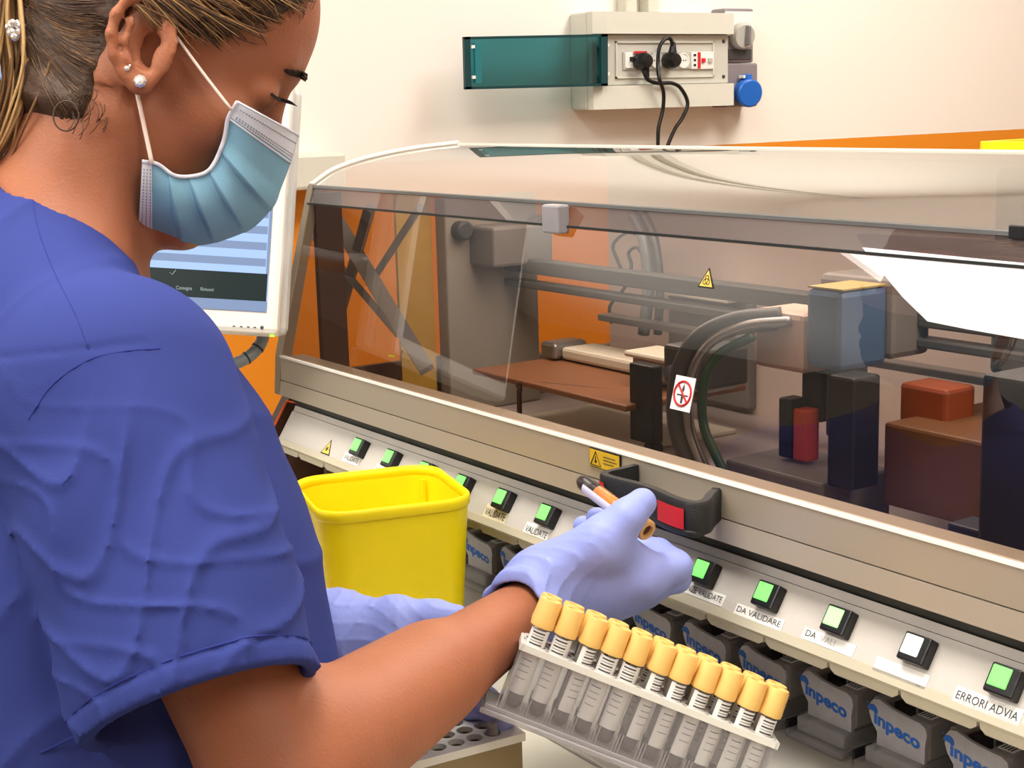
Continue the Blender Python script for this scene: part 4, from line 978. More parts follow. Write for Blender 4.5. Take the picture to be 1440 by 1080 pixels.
def nets(fn, lo, hi, h, name, m, parent=None, coarse=5):
    lo = np.array(lo, float); hi = np.array(hi, float); n = (np.ceil((hi-lo)/h/coarse).astype(int)*coarse)+1
    nc = (n-1)//coarse+1
    gx = [lo[i]+np.arange(nc[i])*h*coarse for i in range(3)]
    G = np.stack(np.meshgrid(*gx, indexing='ij'), -1).reshape(-1, 3).astype(np.float32)
    dc = fn(G).reshape(nc); lim = h*coarse*1.9
    act = np.abs(dc) < lim; blk = np.zeros(nc-1, bool)
    for dx in (0, 1):
        for dy in (0, 1):
            for dz in (0, 1): blk |= act[dx:nc[0]-1+dx, dy:nc[1]-1+dy, dz:nc[2]-1+dz]
    D = np.full(n, 1., np.float32)
    up = np.repeat(np.repeat(np.repeat(dc[:-1, :-1, :-1], coarse, 0), coarse, 1), coarse, 2)
    D[:-1, :-1, :-1] = np.where(up < 0, -1., 1.)
    need = np.zeros(n, bool); b2 = np.repeat(np.repeat(np.repeat(blk, coarse, 0), coarse, 1), coarse, 2); need[:-1, :-1, :-1] = b2
    for ax in range(3):
        s = np.roll(need, 1, ax); need |= s
    idx = np.argwhere(need)
    for i in range(0, len(idx), 400000):
        k = idx[i:i+400000]; D[k[:, 0], k[:, 1], k[:, 2]] = fn((lo+k*h).astype(np.float32))
    S = D < 0
    # cells with sign change
    c = np.zeros(n-1, np.int8)
    for dx in (0, 1):
        for dy in (0, 1):
            for dz in (0, 1): c += S[dx:n[0]-1+dx, dy:n[1]-1+dy, dz:n[2]-1+dz]
    cells = np.argwhere((c > 0) & (c < 8)); vid = -np.ones(n-1, np.int32); vid[cells[:, 0], cells[:, 1], cells[:, 2]] = np.arange(len(cells))
    acc = np.zeros((len(cells), 3)); cnt = np.zeros(len(cells))
    cor = [(a, b, d) for a in (0, 1) for b in (0, 1) for d in (0, 1)]
    for p in cor:
        for ax in range(3):
            if p[ax]: continue
            q = list(p); q[ax] = 1
            a = D[cells[:, 0]+p[0], cells[:, 1]+p[1], cells[:, 2]+p[2]]; b = D[cells[:, 0]+q[0], cells[:, 1]+q[1], cells[:, 2]+q[2]]
            mk = (a < 0) != (b < 0); t = np.where(mk, a/np.where(mk, a-b, 1), 0)
            pos = np.tile(np.array(p, float), (len(cells), 1)); pos[:, ax] += t; acc[mk] += pos[mk]; cnt[mk] += 1
    V = lo+(cells+acc/cnt[:, None])*h
    Q = []
    for ax in range(3):
        sl0 = [slice(1, n[i]-1) for i in range(3)]; sl1 = list(sl0); sl0[ax] = slice(0, n[ax]-1); sl1[ax] = slice(1, n[ax])
        a = S[tuple(sl0)]; b = S[tuple(sl1)]; e = np.argwhere(a != b)
        off = np.array([1, 1, 1]); off[ax] = 0; e = e+off; u, w = [(1, 2), (2, 0), (0, 1)][ax]
        du = np.zeros(3, int); du[u] = 1; dw = np.zeros(3, int); dw[w] = 1
        f = [vid[tuple((e-du-dw).T)], vid[tuple((e-dw).T)], vid[tuple(e.T)], vid[tuple((e-du).T)]]
        q = np.stack(f, 1); flip = ~S[tuple((e).T)] if False else (D[tuple(e.T)] < 0)
        q[flip] = q[flip][:, ::-1]; Q.append(q)
    Q = np.concatenate(Q); Q = Q[(Q >= 0).all(1)]
    # one light Laplacian pass to relax the net
    for it in range(2):
        sm = np.zeros_like(V); ct = np.zeros(len(V))
        for k in range(4):
            np.add.at(sm, Q[:, k], V[Q[:, (k+1) % 4]]); np.add.at(ct, Q[:, k], 1)
            np.add.at(sm, Q[:, (k+1) % 4], V[Q[:, k]]); np.add.at(ct, Q[:, (k+1) % 4], 1)
        V = V*.5+.5*sm/np.maximum(ct, 1)[:, None]
    Wd = CAM+V@RW.T
    me = bpy.data.meshes.new(name); me.vertices.add(len(Wd)); me.vertices.foreach_set('co', Wd.astype(np.float32).ravel())
    me.loops.add(Q.size); me.polygons.add(len(Q)); me.loops.foreach_set('vertex_index', Q.astype(np.int32).ravel())
    me.polygons.foreach_set('loop_start', np.arange(0, Q.size, 4, dtype=np.int32)); me.polygons.foreach_set('use_smooth', np.ones(len(Q), bool))
    me.update(calc_edges=True); me.validate()
    for k in (m if isinstance(m, (list, tuple)) else [m]): me.materials.append(MATS[k])
    o = bpy.data.objects.new(name, me); COL.objects.link(o)
    if parent is not None: o.parent = parent; o.matrix_parent_inverse = parent.matrix_basis.inverted()
    return o
def sstep(x, a, b): t = np.clip((x-a)/(b-a), 0, 1); return t*t*(3-2*t)
def wob(P, f, s=0):
    x, y, z = P[:, 0]*f, P[:, 1]*f, P[:, 2]*f
    return (np.sin(x*1.3+1.7*np.sin(y*.9+s)+s)+np.sin(y*1.7+1.3*np.sin(z*1.1+2*s)+1.3)+np.sin(z*1.5+1.9*np.sin(x*.8+s*3)))/3

# head frame: f towards the face, u up, w towards the viewer
EAR = cs(222, 80, .940)
Fh = unit([.862, .507, .15]); Wh = unit(np.cross(Fh, [.5, -.86, .0])); Wh = Wh if Wh[2] < 0 else -Wh; Uh = np.cross(Wh, Fh); Uh = Uh if Uh[1] < 0 else -Uh
C0 = EAR-Wh*.069
AH = np.array([Fh, Uh, Wh])
def hp(f, u, w=0.): return C0+Fh*f+Uh*u+Wh*w
SR = cs(160, 575, .885); ER = cs(398, 1100, .86); WR = cs(752, 851, 1.075)
SL = cs(90, 570, 1.165); EL_ = cs(190, 900, 1.27); WL = cs(430, 888, 1.135)
def head_sdf(P):
    d = ell(P, hp(-.008, .050), (.0855, .083, .072), AH)
    d = smin(d, ell(P, hp(.022, -.022), (.053, .076, .057), AH), .02)
    d = smin(d, cap(P, hp(.0605, .041, .026), hp(.0615, .041, -.026), .0125, .0125), .012)
    for s in (1, -1):
        d = smin(d, ell(P, hp(.046, -.012, s*.040), (.025, .022, .022), AH), .015)
        d = smax(d, -ell(P, hp(.089, .018, s*.036), (.020, .0125, .018), AH), .010)
        d = smin(d, ell(P, hp(.0635, .018, s*.031), (.0115, .0105, .014), AH), .007)
        d = smin(d, cap(P, hp(-.002, -.044, s*.048), hp(.056, -.086, s*.014), .013, .013), .022)
    d = smin(d, cap(P, hp(.0700, .022), hp(.0880, -.024), .0065, .0095), .010)
    d = smin(d, ell(P, hp(.060, -.086), (.016, .015, .021), AH), .015)
    d = smin(d, ell(P, hp(.071, -.055), (.016, .014, .024), AH), .012)
    # ear
    e3 = lambda x, y, z: cs(x, y, z)
    Z0 = .9335
    ear = ell(P, cs(200, 60, Z0+.004), (.0155*1.7, .029, .0035), np.array([unit([1, .15, -.28]), unit([-.15, 1, .0]), unit(np.cross(unit([1, .15, -.28]), unit([-.15, 1, 0])))]))
    hel = [(231, 44, Z0+.001), (233, 28, Z0-.001), (226, 6, Z0-.003), (204, -8, Z0-.005), (180, -2, Z0-.008), (163, 20, Z0-.010), (156, 48, Z0-.010), (160, 78, Z0-.008), (172, 102, Z0-.005), (188, 118, Z0-.003)]
    for a, b in zip(hel[:-1], hel[1:]): ear = smin(ear, cap(P, cs(*a), cs(*b), .0036, .0036), .003)
    ear = smin(ear, ell(P, cs(198, 113, Z0-.001), (.0085, .0095, .0042)), .006)
    ah = [(196, 14, Z0-.003), (184, 32, Z0-.006), (177, 58, Z0-.007), (182, 82, Z0-.006), (196, 97, Z0-.004)]
    for a, b in zip(ah[:-1], ah[1:]): ear = smin(ear, cap(P, cs(*a), cs(*b), .0030, .0030), .003)
    ear = smax(ear, -ell(P, cs(205, 68, Z0-.006), (.0085, .0125, .0075)), .003)
    ear = smax(ear, -ell(P, cs(212, 28, Z0-.0065), (.0065, .0080, .0050)), .003)
    ear = smin(ear, cap(P, cs(222, 76, Z0-.001), cs(217, 92, Z0-.001), .0040, .0035), .003)
    d = smin(d, ear, .006)
    d = smax(d, -ell(P, cs(206, 66, Z0-.003), (.0095, .0150, .0105)), .003)
    d = smax(d, -ell(P, cs(208, 24, Z0-.004), (.0085, .0075, .0055)), .003)
    d = smin(d, cap(P, cs(226, 74, Z0+.002), cs(219, 90, Z0+.001), .0040, .0035), .003)
    return d
def neck_sdf(P):
    d = cap(P, hp(-.026, -.030), cs(84, 350, .995), .049, .052)
    d = smin(d, cap(P, cs(84, 350, .995), cs(70, 500, .99), .052, .066), .02); d = smin(d, cap(P, cs(60, 480, .99), cs(140, 700, 1.01), .07, .08), .03)
    d = smin(d, cap(P, hp(-.02, -.03, .045), cs(158, 345, .963), .010, .009), .018)      # neck muscle
    d = smin(d, cap(P, cs(30, 350, 1.0), cs(120, 520, .90), .045, .045), .03)
    return d
def arm_r(P):
    d = cap(P, SR, ER, .048, .041)
    d = smin(d, cap(P, ER, WR, .040, .0225), .02)
    d = smin(d, cap(P, cs(455, 1040, .88), cs(600, 945, .97), .035, .026), .03)
    return d
def arm_l(P):
    return smin(cap(P, SL, EL_, .050, .040), cap(P, EL_, WL, .038, .024), .02)
def torso_core(P):
    d = ell(P, cs(150, 790, 1.02), (.092, .165, .145)); d = smin(d, ell(P, cs(185, 980, 1.02), (.10, .20, .14)), .06)
    return d
HW = cs(150, 1500, 1.02)
def body(P):
    d = smin(head_sdf(P), neck_sdf(P), .022)
    d = smin(d, torso_core(P), .04)
    d = smin(d, arm_r(P), .02); d = smin(d, arm_l(P), .02)
    return d
person = nets(body, (-.40, -.34, .72), (.08, .36, 1.36), .0021, 'person', 'skin')
tag(person, 'masked person in blue scrubs and lilac gloves, looking down at a tube', 'person')

# ------------------------------------------------------------------ scrub top
hemA = unit(cs(280, 1000, .82)-cs(150, 560, .885)); hemP = cs(281, 996, .82)
SH0 = cs(158, 560, .888); SH1 = cs(292, 1020, .818)
def shirt(P):
    d = ell(P, cs(158, 790, 1.02), (.117, .185, .170)); d = smin(d, ell(P, cs(208, 990, 1.02), (.131, .21, .168)), .05)
    d = smin(d, cap(P, cs(55, 470, 1.0), cs(135, 650, 1.02), .068, .108), .03)
    d = smin(d, cap(P, cs(10, 368, .985), cs(120, 545, .90), .066, .066), .03)
    d = smin(d, cap(P, cs(50, 440, 1.04), SL, .052, .058), .03)
    # left sleeve
    sl = cap(P, SL, (SL+EL_)/2+np.array([0, .02, 0]), .070, .066); d = smin(d, sl, .03)
    # right sleeve
    ax = (P-SH0.astype(np.float32))@hemA.astype(np.float32)
    s = cap(P, SH0, SH1+hemA*.05, .076, .0655)
    # folds: diagonal drapes along the sleeve plus small creases
    x, y = P[:, 0], P[:, 1]
    drp = np.sin(y*62+x*38+2.2*np.sin(x*30+1)+1.2*np.sin(P[:, 2]*40))*.5+np.sin(y*34-x*70+1.8*np.sin(y*24)+P[:, 2]*30)*.5
    crs = 1-np.abs(np.sin(y*48+x*60+1.6*np.sin(x*55-y*20)+P[:, 2]*25)); crs2 = 1-np.abs(np.sin(y*75-x*42+1.5*np.sin(y*50+x*30)+2.)) 
    w1 = sstep(y, -.02, .06)*(1-.55*sstep(ax, .17, .21))
    s = s-(.0026*drp+.0034*crs**4+.0026*crs2**5)*w1
    sm_ = ax-((hemP-SH0)@hemA)
    s = s-.0012*np.exp(-((sm_+.0135)/.0012)**2)*-1. - .0012*sstep(sm_, -.013, -.011)
    s_cut = smax(s, sm_.astype(np.float32), .001)
    inner = cap(P, SH0, SH1+hemA*.08, .060, .0585)
    s_cut = smax(s_cut, -smax(inner, -(sm_+.045), .003), .002)
    body_ = d-(.0022*wob(P, 38)+.0022*(1-np.abs(np.sin(y*36+x*22+2*np.sin(x*18))))**4)
    d2 = smin(body_, s_cut, .012)
    # shoulder seam groove
    nrm = unit([.16, 1., -.1]); sd = np.abs((P-cs(165, 497, .85).astype(np.float32))@nrm.astype(np.float32)+.25*(P[:, 0]-cs(165, 497, .85)[0])**2*6)
    d2 = d2+.0012*np.exp(-(sd/.0013)**2)*(P[:, 2] < .95)*(x < cs(235, 497, .88)[0])
    # neckline
    nk = cap(P, hp(-.03, .02), cs(88, 350, .995), .060, .060); nk = smin(nk, cap(P, cs(88, 350, .995), cs(150, 415, .995), .058, .042), .03)
    d2 = smax(d2, -nk, .003)
    top = (P@np.array([.45, -.88, .12], np.float32))-float(cs(110, 302, .93)@np.array([.45, -.88, .12]))
    d2 = smax(d2, top.astype(np.float32), .004)
    return smax(d2, -(body(P)-.0015) if False else d2-9, .001)
top_ = nets(shirt, (-.42, -.16, .72), (.02, .46, 1.36), .0023, 'scrub_top', 'scrubs', person)

def march(c, dirs, rmax, fn, m=90):
    out = []
    for dv in dirs:
        rr = np.linspace(rmax, .02, m); P = (c+dv[None]*rr[:, None]).astype(np.float32); d = fn(P); k = np.argmax(d < .0003); out.append(P[k] if d[k] < .0003 else None)
    return out
hu = unit(np.cross(hemA, [0, 0, 1.])); hv = np.cross(hemA, hu)
for off, rr_ in ((-.0150, .0007),):
    cen = SH0+hemA*(np.dot(hemP-SH0, hemA)+off); an = np.linspace(0, 2*math.pi, 90)
    Q = march(cen, [hu*math.cos(a)+hv*math.sin(a) for a in an], .105, shirt); Q = [q for q in Q if q is not None]
    MB().tube([c2w(q) for q in Q], rr_, 5, caps=False).build('hem_stitching', 'stitch', top_)
def seam(pts, name, r=.0006):
    zs = np.linspace(.74, 1.05, 400); Q = []
    for x, y in [(p[0], p[1]) for p in catmull([(a, b, 0) for a, b in pts], 8)]:
        P = np.stack([(x-720)*zs/F_PX, (y-540)*zs/F_PX, zs], 1).astype(np.float32); d = shirt(P); k = np.argmax(d < .0002)
        if d[k] < .0002: Q.append(c2w(P[k]))
    if len(Q) > 3: MB().tube(Q, r, 5).build(name, 'stitch', top_)
seam([(40, 590), (75, 540), (125, 506), (175, 494), (225, 490)], 'shoulder_seam')
seam([(46, 282), (56, 330), (80, 390), (105, 440), (128, 500)], 'yoke_seam', .0004)
# ------------------------------------------------------------------ gloves
fdir = unit(WR-ER); cuffP = cs(729, 857, 1.055)
def G3(*p): return cs(*p)
def glove_r(P):
    W = G3(760, 846, 1.078)
    d = cap(P, G3(715, 870, 1.045), W, .0275, .0262)
    K2, K3, K4, K5 = G3(905, 812, 1.075), G3(905, 824, 1.098), G3(888, 834, 1.12), G3(862, 842, 1.14)
    for K, r in ((K2, .0165), (K3, .0165), (K4, .016), (K5, .0150)): d = smin(d, cap(P, W, K, .0235, r), .018)
    d = smin(d, cap(P, G3(772, 812, 1.072), G3(846, 764, 1.056), .0240, .0185), .018)
    d = smin(d, ell(P, G3(835, 805, 1.088), (.036, .028, .024)), .02)
    # web between thumb and forefinger
    d = smin(d, cap(P, G3(865, 770, 1.068), G3(895, 800, 1.075), .012, .014), .016)
    th = cap(P, G3(846, 768, 1.056), G3(880, 728, 1.053), .0160, .0125); th = smin(th, cap(P, G3(880, 728, 1.053), G3(903, 706, 1.058), .0122, .0104), .006)
    d = smin(d, th, .012)
    def fing(K, pts, rs):
        f = None; L = [K]+pts
        for a, b, ra, rb in zip(L[:-1], L[1:], rs[:-1], rs[1:]):
            c = cap(P, a, b, ra, rb); f = c if f is None else smin(f, c, .004)
        return f
    f2 = fing(K2, [G3(949, 798, 1.088), G3(925, 776, 1.110), G3(893, 768, 1.118)], [.0150, .0125, .0102, .0092])
    f3 = fing(K3, [G3(948, 812, 1.120), G3(900, 765, 1.142), G3(840, 729, 1.138)], [.0145, .0120, .0104, .0086])
    f4 = fing(K4, [G3(925, 820, 1.150), G3(875, 775, 1.165), G3(820, 739, 1.152)], [.014, .0115, .0098, .0082])
    f5 = fing(K5, [G3(890, 835, 1.165), G3(850, 800, 1.175), G3(815, 775, 1.165)], [.013, .0105, .0088, .0072])
    d = smin(d, f2, .006)
    for f in (f3, f4, f5): d = smin(d, f, .004)
    # wrinkles near the cuff and across the back of the hand
    a = (P-cuffP.astype(np.float32))@fdir.astype(np.float32)
    wr = 1-np.abs(np.sin(a*330+3*np.sin(P[:, 1]*90)+P[:, 0]*40)); near = np.exp(-(np.maximum(a, 0)/.028)**2)
    d = d-.0016*wr**3*near-.0006*wob(P, 120)
    # flared cuff
    fl = np.exp(-((a-.001)/.005)**2); d = d-.0028*fl*(1+.6*np.sin(P[:, 2]*260+P[:, 1]*120))
    cut = -(a+.004*np.sin(P[:, 1]*130+1)+.002*np.sin(P[:, 2]*300))
    d = smax(d, cut.astype(np.float32), .0008)
    inn = cap(P, G3(690, 885, 1.03), G3(775, 838, 1.085), .0255, .0235)
    return smax(d, -inn, .001)
nets(glove_r, (-.03, .07, .99), (.14, .21, 1.21), .0013, 'glove', 'glove', person)
def glove_l(P):
    d = cap(P, G3(415, 890, 1.145), G3(480, 886, 1.112), .028, .0265)
    for K, r in ((G3(570, 905, 1.085), .018), (G3(565, 925, 1.105), .018), (G3(545, 940, 1.13), .017), (G3(520, 950, 1.15), .016)):
        d = smin(d, cap(P, G3(470, 892, 1.115), K, .024, r), .018)
    th = cap(P, G3(490, 884, 1.10), G3(555, 868, 1.088), .021, .0150); th = smin(th, cap(P, G3(555, 868, 1.088), G3(612, 867, 1.080), .0150, .0118), .008); th = smin(th, cap(P, G3(612, 867, 1.080), G3(640, 870, 1.074), .0118, .0105), .006)
    d = smin(d, th, .012)
    def fing(L, rs):
        f = None
        for a, b, ra, rb in zip(L[:-1], L[1:], rs[:-1], rs[1:]):
            c = cap(P, a, b, ra, rb); f = c if f is None else smin(f, c, .004)
        return f
    f2 = fing([G3(570, 905, 1.085), G3(635, 950, 1.075), G3(682, 988, 1.062), G3(706, 1014, 1.052)], [.016, .0125, .0112, .0092])
    f3 = fing([G3(565, 925, 1.105), G3(600, 975, 1.095), G3(640, 995, 1.080), G3(668, 994, 1.066)], [.016, .0125, .0115, .0098])
    f4 = fing([G3(545, 940, 1.13), G3(570, 985, 1.115), G3(610, 1005, 1.10), G3(640, 1000, 1.09)], [.015, .012, .011, .0095])
    f5 = fing([G3(520, 950, 1.15), G3(535, 985, 1.14), G3(560, 1005, 1.13), G3(580, 1000, 1.12)], [.014, .011, .010, .0085])
    d = smin(d, f2, .005)
    for f in (f3, f4, f5): d = smin(d, f, .004)
    x, y = P[:, 0], P[:, 1]
    c1 = 1-np.abs(np.sin(x*150+y*110+2.6*np.sin(y*70+x*40)+P[:, 2]*60)); c2 = 1-np.abs(np.sin(x*120-y*260+1.8*np.sin(x*80)))
    d = d-.0013*c1**4*sstep(-x, .06, .10)-.0009*c2**4
    cut = -((P-G3(418, 890, 1.145).astype(np.float32))@np.array([.9, 0, -.3], np.float32))
    return smax(d, cut, .001)
nets(glove_l, (-.19, .12, 1.0), (.01, .27, 1.2), .0014, 'glove', 'glove', person)

# ------------------------------------------------------------------ hair
def hairline(fu, uu):
    """positive inside the hair zone (side view in the head frame)"""
    a = uu-(.017+.25*np.maximum(fu, 0)+.9*np.maximum(fu-.025, 0)+1.2*np.maximum(fu-.048, 0))         # above the temple
    b = -(fu+.014)                                                                   # behind the ear
    c = uu+.070-.35*(fu+.03)                                                         # nape
    back = np.minimum(b, c)
    return np.maximum(a, back)
def hair(P):
    q = (P-C0.astype(np.float32))@AH.T.astype(np.float32); fu, uu, ww = q[:, 0], q[:, 1], q[:, 2]
    base = ell(P, hp(-.011, .048), (.083, .084, .0735), AH); base = smin(base, neck_sdf(P), .02); base = smin(base, cap(P, hp(-.055, .0), hp(-.045, -.030), .045, .032), .03)
    t = sstep(hairline(fu, uu), -.004, .020); th = -.005+.0115*t
    st = np.sin(uu*420+fu*80+3*np.sin(fu*40)+ww*90)*.0007+np.sin(uu*190-fu*60+ww*60)*.0012
    d = base-th-st*t
    # keep clear of the ear
    ear = ell(P, cs(202, 58, .930), (.0170, .031, .022)); return smax(d, -ear, .004)
hb = nets(hair, (-.42, -.36, .86), (.02, -.04, 1.13), .0020, 'hair', 'hair_dark', person)
rng = random.Random(11)
def surf_pt(f, u, w, off):
    v = np.array([f+.011, u-.048, w]); r = np.array([.083, .084, .0735])+off; k = 1/np.sqrt(((v/r)**2).sum()); return hp(-.011, .048)+AH.T@(v*k)
def strands(n, m, name, off0, w0, starts):
    mb = MB()
    for i in range(n):
        f0, u0, wv = starts(i); bun = (-.094+rng.uniform(-.006, .006), .020+rng.uniform(-.02, .02), rng.uniform(-.01, .02))
        P = []; a = rng.uniform(.6, 1.5); ph = rng.uniform(0, 6)
        for k in range(15):
            t = k/14; f = f0+(bun[0]-f0)*t; u = u0+(bun[1]-u0)*(t**a)+.010*math.sin(3.14*t); w = wv+(bun[2]-wv)*t**1.6+.020*math.sin(3.14*t)
            fly = off0+rng.uniform(0, .0006)+.0012*math.sin(5*t+ph)*(i % 5 == 0)
            P.append(surf_pt(f, u, w, fly*(.35 if k == 0 else 1)))
        mb.tube([c2w(p) for p in P], [w0*min(1, .3+3*t_)*(1 if t_ < .95 else .6) for t_ in np.linspace(0, 1, 15)], 5, caps=False)
    return mb.build(name, m, hb, smooth=True)
def st_a(i):
    f = rng.uniform(-.01, .060); base = .021+.25*max(f, 0)+.9*max(f-.025, 0)+1.2*max(f-.048, 0); u = base+rng.uniform(-.004, .045); return f, u, max(.012, .072-.9*max(f-.02, 0)-abs(u-.05)*.4+rng.uniform(-.01, .004))
def st_b(i):
    f = rng.uniform(-.06, -.016); u = rng.uniform(-.055, .03); return f, u, .06+rng.uniform(-.01, .01)
strands(130, 'hair_mid', 'hair_strands', .0088, .0007, st_a)
strands(110, 'hair_dark', 'hair_strands', .0086, .0009, st_a)
strands(30, 'hair_blond', 'hair_strands', .0092, .00045, st_a)
def strands_px(n, m, r, gen):
    mb = MB(); zs = np.linspace(.86, 1.06, 160)
    for i in range(n):
        (x0, y0), (x1, y1), bow = gen(); ts = np.linspace(0, 1, 14); xs = x0+(x1-x0)*ts; ys = y0+(y1-y0)*ts+bow*np.sin(np.pi*ts)
        P = np.stack([((xs[:, None]-720)*zs/F_PX), ((ys[:, None]-540)*zs/F_PX), np.repeat(zs[None], 14, 0)], -1).reshape(-1, 3).astype(np.float32)
        d = np.minimum(hair(P), head_sdf(P)+.0004).reshape(14, -1)-.0006; k = np.argmax(d < 0, 1); ok = d[np.arange(14), k] < 0
        Q = P.reshape(14, -1, 3)[np.arange(14), k][ok]
        if len(Q) < 5: continue
        zz = Q[:, 2].copy(); zz[1:-1] = (zz[:-2]+zz[1:-1]+zz[2:])/3; Q[:, 2] = zz
        mb.tube([c2w(q) for q in Q], [r*(.35+.65*min(1, 4*t)) for t in np.linspace(0, 1, len(Q))], 4, caps=False)
    return mb.build('hair_strands', m, hb, smooth=True)
def g_nape():
    t = rng.random(); x = 150-45*t**1.5+rng.uniform(-10, 4); y = -10+205*t+rng.uniform(-10, 8)
    return (x, y), (38+rng.uniform(-8, 8), -15+75*t+rng.uniform(-12, 12)), rng.uniform(2, 16)
strands_px(150, 'hair_dark', .0007, g_nape); strands_px(70, 'hair_mid', .0005, g_nape)
def g_side():
    t = rng.random(); x = 240+165*t; y = 36+34*math.sin(min(1, t*1.8)*1.6)-75*max(0, t-.45)+rng.uniform(-16, 4)
    return (x, y), (205+rng.uniform(-10, 20)+60*t, -40+rng.uniform(-12, 12)), -rng.uniform(0, 14)
strands_px(120, 'hair_dark', .0006, g_side); strands_px(70, 'hair_mid', .0005, g_side); strands_px(22, 'hair_blond', .0003, g_side)
# pony tail at the back
for m, n, r in (('hair_blond', 70, .0019), ('hair_mid', 46, .0020)):
    mb = MB()
    for i in range(n):
        ox, oz = rng.gauss(0, .013), rng.gauss(0, .013); ph = rng.uniform(0, 6); sp = rng.uniform(.7, 1.3)
        K = [(34, -60, .99), (14, -20, .985), (8, 60, .98), (6, 130, .98), (-6, 200, .98), (-24, 250, .98)]
        P = []
        for k, p in enumerate(catmull(K, 5)):
            p = cs(*p); t = k/25; wd = .5+.9*math.sin(3.1*min(1, t*.9+.12)); p = p+np.array([ox*wd+.0025*math.sin(9*t*sp+ph), 0, oz*wd+.002*math.cos(8*t*sp+ph)]); P.append(c2w(p))
        mb.tube(P, [r*(1-.75*k/len(P)) for k in range(len(P))], 5, caps=False)
    mb.build('pony_tail', m, hb, smooth=True)
mb = MB(); ring = [c2w(cs(93+18*math.cos(a), 163+21*math.sin(a), .925)) for a in np.linspace(0, 2*math.pi, 26)]; mb.tube(ring, .0006, 5, caps=False)
mb.build('loose_curl', 'hair_dark', hb, smooth=True)
mb = MB()
for x, y in ((13, 38), (16, 46), (21, 52), (26, 46), (30, 36), (24, 34), (17, 33)): 
    mb.lathe(c2w(cs(x, y, .955)), c2w(cs(x, y, .95))-c2w(cs(x, y, .955)), [(.0024, 0), (.0028, .0012), (.0012, .0022)], 8)
mb.build('hair_clip', 'crystal', hb)
# wisps at the neck and temple
mb = MB()
for i in range(26):
    x, y = rng.uniform(100, 150), rng.uniform(120, 170); L = rng.uniform(18, 40); an = rng.uniform(1.5, 2.1)
    P = [c2w(cs(x+L*t*math.cos(an)+5*math.sin(3*t), y+L*t*math.sin(an)*.8, .945-.006*math.sin(3*t))) for t in np.linspace(0, 1, 6)]
    mb.tube(P, .00025, 4, caps=False)
mb.build('neck_wisps', 'hair_dark', hb)

# ------------------------------------------------------------------ brow, lashes, earrings
def onhead(px, py, lift=.0006, z0=.90, z1=1.06):
    z = np.linspace(z0, z1, 500); P = np.stack([(px-720)*z/F_PX, (py-540)*z/F_PX, z], 1).astype(np.float32); d = head_sdf(P)-lift
    k = np.argmax(d < 0); k = k if d[k] < 0 else len(z)//2
    return P[k].astype(float)
mb = MB()
for i in range(110):
    t = rng.random(); x = 400+29*t+rng.uniform(-1, 1); y = 100+8*t*t+rng.uniform(-5, 5)*(.5+.6*t)
    a = onhead(x, y, .0006); b = onhead(min(x+5, 432), y+3, .0012); mb.tube([c2w(a), c2w(b)], .00055, 4)
mb.build('eyebrow', 'brow', person)
mb = MB(); P = [c2w(onhead(x, y, .0009)) for x, y in ((382, 132), (388, 137), (394, 140), (400, 142), (406, 142))]; mb.tube(P, .0009, 6)
for i in range(14):
    t = i/13; x, y = 384+24*t, 134+8*t; a = onhead(x, y, .0008); mb.tube([c2w(a), c2w(a+np.array([.0045*(.3+.7*t), .0035, -.0015*(1-t)]))], .00035, 4)
mb.build('eyelashes', 'lash', person)
a = onhead(198, 115, .0)
eg = MB().lathe(c2w(a), c2w(a+np.array([0, 0, -1.]))-c2w(a), [(.0030, -.001), (.0042, .001), (.0042, .0022), (.0028, .0034), (.0001, .0036)], 8).build('earring', 'crystal', person)
a = onhead(179, 97, .0); MB().lathe(c2w(a), c2w(a+np.array([0, 0, -1.]))-c2w(a), [(.001, -.001), (.0019, .0008), (.0015, .0022), (.0001, .0027)], 10).build('earring', 'pearl', person, smooth=True)
a = onhead(183, 93, .0); MB().lathe(c2w(a), c2w(a+np.array([0, 0, -1.]))-c2w(a), [(.0006, -.001), (.0009, .001), (.0001, .0016)], 8).build('earring', 'crystal', person)

# ------------------------------------------------------------------ face mask
def polyl(K, t):
    K = [np.array(k, float) for k in K]; L = [0]+list(np.cumsum([np.linalg.norm(b-a) for a, b in zip(K[:-1], K[1:])])); s = t*L[-1]
    for i in range(len(K)-1):
        if s <= L[i+1]+1e-9: return K[i]+(K[i+1]-K[i])*((s-L[i])/max(L[i+1]-L[i], 1e-9))
    return K[-1]
NEAR = [(p[0], p[1]) for p in catmull([(334, 143, 0), (321, 166, 0), (314, 200, 0), (297, 236, 0), (276, 247, 0), (246, 247, 0), (222, 231, 0), (200, 227, 0)], 6)]
SIL = [(p[0], p[1]) for p in catmull([(420, 190, 0), (411, 222, 0), (396, 262, 0), (384, 290, 0), (352, 322, 0), (300, 342, 0), (262, 345, 0), (222, 336, 0), (194, 332, 0)], 6)]
NU, NV = 26, 90
def mask_pt(u, v, off=0.):
    a = polyl(NEAR, v); b = polyl(SIL, v)
    # lines fan out from the inner edge; pleats as saw-tooth steps across v
    s = math.sin(u*math.pi/2); p = a+(b-a)*(s**1.0)
    zn = .945+.012*math.sin(v*math.pi); zc = 1.028; z = zn+(zc-zn)*(1-math.cos(u*math.pi/2))**1.15
    pl = 0
    for c_, wd in ((.36, .10), (.52, .11), (.66, .10), (.80, .09)):
        if c_-wd < v <= c_: pl = max(pl, ((v-(c_-wd))/wd)**1.3)
    z -= (.0065*pl*math.sin(min(u*1.5, 1)*math.pi*.62+.15)+off); return cs(p[0], p[1], z)
